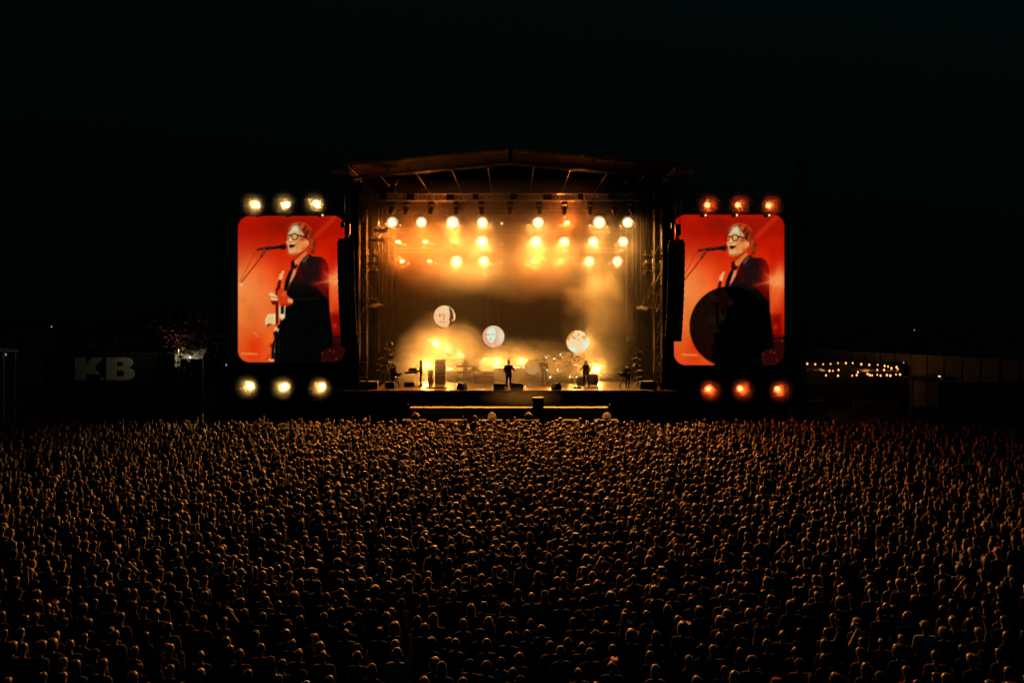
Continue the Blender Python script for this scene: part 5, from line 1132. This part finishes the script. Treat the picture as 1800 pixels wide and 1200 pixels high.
# hedge-like dark things before the wall and trees behind it
LEAF = mat('tree_leaves', (.07, .075, .03), .7, scale=2, var=.5); LEAFR = mat('red_lit_leaves', (.13, .05, .035), .7, scale=2, var=.5); BARK = mat('bark', (.08, .06, .045), .9, bump=.5, scale=8)  # LEAFR has reddish lamp light put into the leaf colour
def tree(x, y, h, cr, label, leafm, n=2600, seed=1):
    r = random.Random(seed); t = thing('tree', label, 'tree', (x, y, 0), 0, 'trees beyond the field'); mb = MB(); lb = MB(); tips = []
    mb.tube((0, 0, -.1), (.1, 0, h * .45), .02 * h + .06, 9, .014 * h)
    for k in range(9):
        a = k * 2.4 + r.uniform(-.3, .3); z0 = h * r.uniform(.3, .48); p0 = Vector((.1 * z0 / (h * .45), 0, z0)); L = cr * r.uniform(.6, 1.0); p1 = p0 + Vector((math.cos(a) * L, math.sin(a) * L, h * r.uniform(.12, .42)))
        mid = (p0 + p1) / 2 + Vector((0, 0, .06 * h)); mb.tube(p0, mid, .009 * h, 6, .006 * h); mb.tube(mid, p1, .006 * h, 5, .002 * h); tips += [p1, mid]
        for q in range(3): e = p1 + Vector((r.uniform(-1, 1), r.uniform(-1, 1), r.uniform(-.2, .9))) * cr * .35; mb.tube(p1, e, .002 * h, 4, .001 * h); tips.append(e)
    mb.build('trunk', BARK, t, True)
    for i in range(n):
        c = r.choice(tips) + Vector((r.gauss(0, 1), r.gauss(0, 1), r.gauss(0, .8))) * cr * .2; s = r.uniform(.08, .2)
        d1 = Vector((r.uniform(-1, 1), r.uniform(-1, 1), r.uniform(-.6, .6))).normalized(); d2 = d1.orthogonal().normalized()
        lb.quad(c - d1 * s, c + d2 * s * .5, c + d1 * s, c - d2 * s * .5)
    lb.build('crown', leafm, t)
tree(PX(345, 64.5), 64.5, 9.2, 2.4, 'dim reddish tree rising behind the gazebo tent', LEAFR, 3600, 2); tree(PX(152, 68), 68, 8.0, 2.6, 'nearly black tree behind the lettered wall', LEAFR, 2600, 3); tree(PX(240, 72), 72, 11, 4.0, 'tall dark tree between the wall and the mast', LEAF, 3000, 4)
tree(PX(146, 55.5), 55.5, 4.5, 0.75, 'small dark bush-like tree hiding the foot of the letter K', LEAF, 1500, 5)
bx_ = thing('site_cabin', 'small dim site cabin with a corner lamp beyond the wall', 'cabin', (PX(52, 66), 66, 0)); MB().box((0, 0, PZ(585, 66) / 2), (2.2, 2.2, PZ(585, 66)), bev=.02).build('wall', GREYP, bx_); MB().box((0, 0, PZ(584, 66) + .06), (2.7, 2.6, .12)).build('roof', DSTEEL, bx_); MB().box((-.2, -1.11, PZ(600, 66)), (.9, .04, .9)).build('window', mat('dim_glass', (.03, .05, .05), .1), bx_)
for px, py, Y, lb in ((91, 574, 70, 'tiny pale lamp on a thin high pole beyond the cabin'), (82, 598, 66.5, 'tiny white lamp low beside the site cabin'), (11, 623, 60, 'tiny pale lamp at the field edge'), (398, 641, 60, 'tiny lamp beside the screen stand'), (1607, 580, 90, 'faint lamp on a distant pole over the pale wall'), (1588, 637, 68, 'bright white lamp standing over the bulbs')):
    q = P(px, py, Y); t = thing('pole_lamp', lb, 'lamp', (q.x, q.y, 0)); MB().tube((0, .03, 0), (0, .03, q.z), .025, 5).build('pole', DSTEEL, t); MB().ell((0, -.04, q.z), (.045, .04, .08), 8, 6).build('bulb', emi('pole_bulb', (.9, .95, .8), .4), t)
t = thing('market_stall', 'pale-roofed stall with lit edge at the field edge', 'stall', (PX(2, 60), 60, 0)); zs_ = PZ(614, 60); MB().box((0, 0, zs_), (1.6, 1.6, .08), Euler((0, R(8), 0))).build('roof', WHITEC, t)
for x in (-.7, .62):
    for y in (-.7, .7): MB().tube((x, y, 0), (x, y, zs_ - .03), .04, 6).build('post', WHITEC, t)
MB().box((0, -.6, .5), (1.3, .4, 1.0), bev=.02).build('counter', GREYP, t); MB().ell((.3, -.9, zs_ - .35), (.06, .06, .07), 8, 6).build('bulb', emi('stall_bulb', (1, .85, .55), 2), t)
# long pale wall to the far side
WALLM = mat('pale_wall_sheet', (.4, .36, .3), .8, scale=1.2); A = Vector((PX(1408, 84), 84, 0)); B = Vector((PX(1830, 62), 62, 0)); zw = 8 - 58 * 84 / F
t = thing('perimeter_wall', 'long pale sheet wall behind the rows of warm bulbs', 'wall', A, math.atan2(B.y - A.y, B.x - A.x)); Lw = (B - A).length; n_ = 15
for k in range(n_): MB().box((Lw * (k + .5) / n_, .05 + (k % 2) * .02, zw / 2), (Lw / n_ - .02, .06, zw)).build('sheet', WALLM, t)
for k in range(n_ + 1): MB().tube((Lw * k / n_, -.02, 0), (Lw * k / n_, -.02, zw + .05), .035, 6).build('post', DSTEEL, t)
# added dark hoarding that stands in for shade on the lower pale wall
Yh = 72.5; xa_, xb_ = PX(1413, Yh), PX(1700, Yh); zh = PZ(639, Yh); t = thing('shade_hoarding', 'added dark hoarding for the unlit lower wall, behind the strings of bulbs', 'hoarding', ((xa_ + xb_) / 2, Yh, 0)); wh = xb_ - xa_
for k in range(8): MB().box((-wh / 2 + wh * (k + .5) / 8, 0, (zh + .15 * math.sin(k * 2.1)) / 2), (wh / 8 - .03, .08, zh + .15 * math.sin(k * 2.1))).build('panel', BLACK, t)
Yh2 = 60.0; t2 = thing('shade_hoarding', 'added dark hoarding for the shade below the far end of the pale wall', 'hoarding', (PX(1735, Yh2), Yh2, 0)); wh = S(170, Yh2); zh = PZ(672, Yh2)
for k in range(5): MB().box((-wh / 2 + wh * (k + .5) / 5, 0, zh / 2), (wh / 5 - .03, .08, zh)).build('panel', BLACK, t2)
# bar stalls with bulbs
bulbs1 = [(1419, 639), (1433, 640), (1447, 640), (1460, 639.5), (1473, 638), (1487, 638), (1499, 638), (1514, 640), (1528, 641), (1543, 641), (1555, 643), (1561, 644), (1567, 647), (1576, 645), (1578, 648)]
bulbs2 = [(1458, 651.5), (1464, 651.5), (1474, 650), (1542, 650), (1554, 650), (1452, 659.5), (1473, 660), (1498, 660), (1506, 659), (1508, 654)]
bulbs3 = [(1525, 657), (1529, 659), (1533, 659.5), (1542, 658.5), (1548, 660), (1559, 659), (1565, 660), (1575, 658), (1582, 658)]
def string(bs, Y, label):
    pts = [P(px, py, Y) for px, py in bs]; z0 = min(p.z for p in pts); t = thing('bulb_string', label, 'string lights', (pts[0].x, Y, 0), 0, 'strings of bulbs at the bar stalls')
    rel = [Vector((p.x - pts[0].x, 0, p.z + .12)) for p in pts]; MB().path(sorted(rel, key=lambda v: v.x), .012, 4).build('cable', BLACK, t)
    bm_ = MB().ell((0, 0, 0), (.07, .07, .085), 8, 6).mesh('bulb', emi('festoon_bulb', (1.0, .36, .1), 2.1), True)
    for v_ in rel: inst('bulb', bm_, t, (v_.x, 0, v_.z - .12), sc=(random.uniform(.8, 1.25),) * 3)
    for v_ in (min(rel, key=lambda v: v.x), max(rel, key=lambda v: v.x)): MB().tube((v_.x, 0, 0), (v_.x, 0, v_.z), .03, 5).build('pole', DSTEEL, t)
def string_light(o, x, z, w):
    l_ = bpy.data.lights.new('lamp_light', 'POINT'); l_.energy = w; l_.color = (1, .42, .1); l_.shadow_soft_size = .3; q = bpy.data.objects.new('lamp_light', l_); C.objects.link(q); q.parent = o; q.location = (x, .3, z)
string(bulbs1, 70.0, 'upper string of warm bulbs in front of the pale wall'); string(bulbs2, 68.5, 'scattered warm bulbs below the upper string'); string(bulbs3, 67.5, 'lower string of paired warm bulbs over a counter')
for q_, x_ in ((bpy.data.objects['bulb_string'], 1.5), (bpy.data.objects['bulb_string'], 5.0)): string_light(q_, x_, PZ(640, 70), 20)
for px0, px1, py, Y, lb in ((1415, 1450, 651, 69.2, 'low dark bar stall under the first bulbs'), (1500, 1585, 652, 69.4, 'long dark bar stall under the paired bulbs'), (1600, 1650, 665, 64, 'closed dark stall with pale edge beyond the bulbs')):
    a = P(px0, py, Y); b_ = P(px1, py, Y); t = thing('bar_stall', lb, 'stall', ((a.x + b_.x) / 2, Y + .4, 0), 0, 'bar stalls by the pale wall'); w_ = b_.x - a.x; MB().box((0, 0, a.z), (w_, 1.4, .1), Euler((R(6), 0, 0))).build('roof', DSTEEL, t); MB().box((0, -.3, .55), (w_ * .95, .5, 1.1), bev=.02).build('counter', mat('stall_wood', (.2, .12, .06), .7), t)
    for x in (-w_ / 2 + .08, w_ / 2 - .08):
        for y in (-.6, .6): MB().tube((x, y, 0), (x, y, a.z), .035, 5).build('post', DSTEEL, t)
t = thing('lit_sign_box', 'short box lit with a cool lamp at its end', 'sign box', (PX(1668, 62), 62, 0)); MB().box((0, 0, PZ(664, 62)), (1.2, .3, .22), bev=.02).build('box', mat('dim_sign', (.25, .22, .15), .6), t); MB().ell((-.75, -.1, PZ(661, 62)), (.1, .05, .05), 8, 6).build('lamp', emi('cool_lamp', (.9, .95, .8), 1.2), t)
for x in (-.4, .4): MB().tube((x, 0, 0), (x, 0, PZ(664, 62) - .1), .04, 5).build('post', DSTEEL, t)
# ------------------------------------------------------------------ the crowd
POSES = {
    'stand': dict(armR='down', armL='down'), 'stand_fem': dict(armR='down', armL='down', fem=True), 'stand_heavy': dict(armR='down', armL='bent', heavy=.03), 'bent_fem': dict(armR='bent', armL='bent', fem=True, long_sleeve=True),
    'coat': dict(armR='down', armL='down', long_sleeve=True, heavy=.015), 'one_up': dict(armR='high', armL='down'), 'one_up_fem': dict(armR='down', armL='high', fem=True), 'both_up': dict(armR='high', armL='high'), 'half_up': dict(armR='half', armL='down', fem=True), 'clap': dict(armR='clap', armL='clap'), 'phone': dict(armR='phone', armL='phone', fem=True), 'phone_man': dict(armR='phone', armL='down'),
}
PTXT = {'stand': 'arms down', 'stand_fem': 'slim build and arms down', 'stand_heavy': 'broad build and one arm bent', 'bent_fem': 'hands together in front', 'coat': 'long sleeves and arms down', 'one_up': 'one arm thrust high', 'one_up_fem': 'slim build and one arm high', 'both_up': 'both arms thrust high', 'half_up': 'one hand half raised', 'clap': 'hands clapping overhead', 'phone': 'both hands holding up a phone', 'phone_man': 'one hand holding up a phone'}
for k, kw in POSES.items(): body_set('crowd_' + k, **kw)
FEM = {'stand_fem', 'bent_fem', 'one_up_fem', 'half_up', 'phone'}
def spots():
    """staggered places over the field, denser towards the stage"""
    out = []; y = 15.6; row = 0
    while y < 50.2:
        d = 0.50 + 0.20 * max(0, min(1, (44 - y) / 28)); half = 0.606 * y + 2.6; x = -half + random.uniform(0, d)
        while x < half:
            out.append((x + random.uniform(-.36, .36) * d * .75, y + random.uniform(-.42, .42) * d)); x += d * random.uniform(.85, 1.3)
        y += d * 0.98; row += 1
    return out
ALLP = [p for p in spots() if random.random() > 0.07]
# drop those that would stand inside each other
cell = {}; keep = []
for x, y in ALLP:
    k = (int(x // .4), int(y // .4)); ok = True
    for i in (-1, 0, 1):
        for j in (-1, 0, 1):
            for q in cell.get((k[0] + i, k[1] + j), ()):
                if (q[0] - x) ** 2 + (q[1] - y) ** 2 < .36 ** 2: ok = False
    if ok: cell.setdefault(k, []).append((x, y)); keep.append((x, y))
def in_view(x, y): return abs(x) < 0.606 * y + .1 and y > 17.1
near = sorted([p for p in keep if in_view(*p)], key=lambda p: p[1])[:300]; nearset = set(near); far = [p for p in keep if p not in nearset and p[1] > 15.0]
def traits(r):
    pose = r.choices(list(POSES), [22, 20, 12, 12, 14, 2, 2, 1.2, 2.5, 1.2, 1.0, 0.8])[0]; fem = pose in FEM
    hat = r.choices([None, 'cap', 'bucket', 'beanie'], [86, 8, 3, 3])[0]
    hair = r.choice(['long', 'long', 'wavy', 'bob', 'bun', 'ponytail', 'curly'] if fem else ['short', 'short', 'crop', 'tousled', 'tousled', 'curly', 'bald'] + (['long'] if r.random() < .5 else []))
    hc = r.choices(list(HAIRC), [24, 38, 18, 11, 5, 4])[0]
    top = r.choices(list(CLOTHC), [36, 13, 12, 3, 5, 11, 8, 3, 6, 3])[0]; hatc = r.choice(['black', 'red', 'navy', 'white', 'grey'])
    return pose, hat, hair, hc, top, hatc
PHM = mat('phone_back', (.03, .03, .035), .3); pic = MB().box((0, 0, 0), (.15, .009, .075), bev=.003).mesh('phone_shell', PHM); scr = MB().box((0, 0, 0), (.14, .002, .066)).mesh('phone_screen', emi('phone_picture', (.9, .16, .04), .4))
for k, (x, y) in enumerate(near):
    r = random.Random(1000 + k); pose, hat, hair, hc, top, hatc = traits(r); fem = pose in FEM
    if hair == 'bald' and hat: hair = 'crop'
    sc = r.gauss(.945 if fem else 1.0, .045); rz = r.gauss(0, .22) - math.atan2(-x, 55 - y) * .35
    htxt = ({'cap': 'cap', 'bucket': 'bucket hat', 'beanie': 'beanie'}[hat] if hat else None)
    ht = f'{hatc} {htxt} over {hc} hair' if hat else ('shaved head' if hair == 'bald' else f'{ {"short": "short", "crop": "cropped", "tousled": "tousled", "bob": "bobbed", "long": "long straight", "wavy": "long wavy", "curly": "curly", "bun": "bunned", "ponytail": "ponytailed"}[hair] } {hc} hair')
    hh = None if hair == 'bald' else ('short' if hat and hair in ('curly', 'tousled', 'bun') else hair)
    label = f'person with {ht}, {top} top, {PTXT[pose]}'
    b = BODIES['crowd_' + pose]
    person(b, (x, y, gz(y)), rz, sc, label, 'crowd facing the stage', hh, hc, hat, hatc, top, r.choice(['denim', 'black', 'navy', 'olive']), r.choice(['black', 'white', 'grey']), r.choices(SKINS, [55, 30, 10, 5])[0])
    if pose.startswith('phone'):
        m = Matrix.Translation((x, y, gz(y))) @ Matrix.Rotation(rz, 4, 'Z'); q = m @ (Vector((0.0 if pose == 'phone' else .08, .405, 1.665)) * sc)
        t = thing('smartphone', f'phone with orange picture held by person with {ht}, {top} top', 'phone', q, rz, 'phones held up in the crowd'); inst('shell', pic, t); inst('screen', scr, t, (0, -.0058, 0))
# everyone farther off: one mass of the same figures
vs, fs, cs = [], [], []; nv = 0
LOWH = {s: hair_arrays(s, 11, 5, 3) for s in STYLES}; LOWH = {k: (np.array([tuple(v) for v in m.v]), m.f) for k, m in LOWH.items()}
LOWT = {k: hat_arrays(k, 10) for k in HATS}; LOWT = {k: (np.array([tuple(v) for v in m.v]), m.f) for k, m in LOWT.items()}
SKC = [(.58, .38, .28), (.5, .32, .23), (.38, .22, .14), (.2, .1, .06)]
tri3, tri4 = [], []
for k, (x, y) in enumerate(far):
    r = random.Random(5000 + k); pose, hat, hair, hc, top, hatc = traits(r); fem = pose in FEM
    if r.random() < .02 + .24 * max(0, (y - 38) / 12): pose = r.choice(['one_up', 'one_up_fem', 'both_up', 'half_up', 'clap', 'one_up', 'half_up'])
    b = BODIES['crowd_' + pose]; sc = r.gauss(.945 if fem else 1.0, .045); rz = r.gauss(0, .25) - math.atan2(-x, 55 - y) * .5
    if y > 47 and r.random() < .02: sc *= 1.12
    cr, sr_ = math.cos(rz) * sc, math.sin(rz) * sc; M = np.array([[cr, -sr_, 0], [sr_, cr, 0], [0, 0, sc]])
    sk = SKC[r.choices(range(4), [55, 30, 10, 5])[0]]; tc_ = CLOTHC[top]; tr = CLOTHC[r.choice(['denim', 'black', 'navy', 'olive'])]; long = r.random() < .45
    lc, lf, lt = b['low']; cmap = {'head': sk, 'neck': sk, 'hand': sk, 'forearm': tc_ if long else sk, 'torso': tc_, 'uparm': tc_, 'pelvis': tr, 'thigh': tr, 'shin': tr, 'foot': (.03, .03, .03)}
    parts = [(lc, lf, np.array([cmap[t] for t in lt]))]
    h = np.array(b['head'])
    if hair != 'bald': hc_, hf = LOWH[hair if not hat else 'short']; parts.append((hc_ * 1.08 + h, hf, np.tile(np.array(HAIRC[hc]) * r.uniform(.7, 1.3), (len(hc_), 1))))
    if hat: tc2, tf = LOWT[hat]; parts.append((tc2 * 1.03 + h, tf, np.tile(np.array(CLOTHC[hatc]), (len(tc2), 1))))
    for c, f, col in parts:
        vs.append((c @ M.T + np.array([x, y, gz(y)])).astype(np.float32)); cs.append(col.astype(np.float32))
        for ff in f: fs.append([i + nv for i in ff])
        nv += len(c)
co = np.vstack(vs); col = np.vstack(cs); me = bpy.data.meshes.new('crowd')
ln = np.array([len(f) for f in fs], np.int32); flat = np.fromiter((i for f in fs for i in f), np.int32, int(ln.sum()))
me.vertices.add(len(co)); me.vertices.foreach_set('co', co.ravel()); me.loops.add(len(flat)); me.loops.foreach_set('vertex_index', flat); me.polygons.add(len(ln)); me.polygons.foreach_set('loop_start', np.concatenate([[0], np.cumsum(ln)[:-1]]).astype(np.int32)); me.polygons.foreach_set('use_smooth', np.ones(len(ln), bool))
me.update(calc_edges=True); me.validate()
at = me.color_attributes.new('tint', 'FLOAT_COLOR', 'POINT'); at.data.foreach_set('color', np.hstack([col, np.ones((len(col), 1), np.float32)]).ravel())
m = bpy.data.materials.new('crowd_clothes_and_hair'); m.use_nodes = True; n = m.node_tree; bs = n.nodes['Principled BSDF']; a = n.nodes.new('ShaderNodeVertexColor'); a.layer_name = 'tint'; n.links.new(a.outputs[0], bs.inputs['Base Color']); bs.inputs['Roughness'].default_value = .5; bs.inputs['Sheen Weight'].default_value = .28; bs.inputs['Sheen Roughness'].default_value = .35; bs.inputs['Sheen Tint'].default_value = (1, .78, .55, 1)
me.materials.append(m); o = bpy.data.objects.new('crowd', me); C.objects.link(o); tag(o, 'dense crowd of people packed from the field to the stage front', kind='stuff')
print('CROWD', len(near), len(far), 'faces', len(ln))
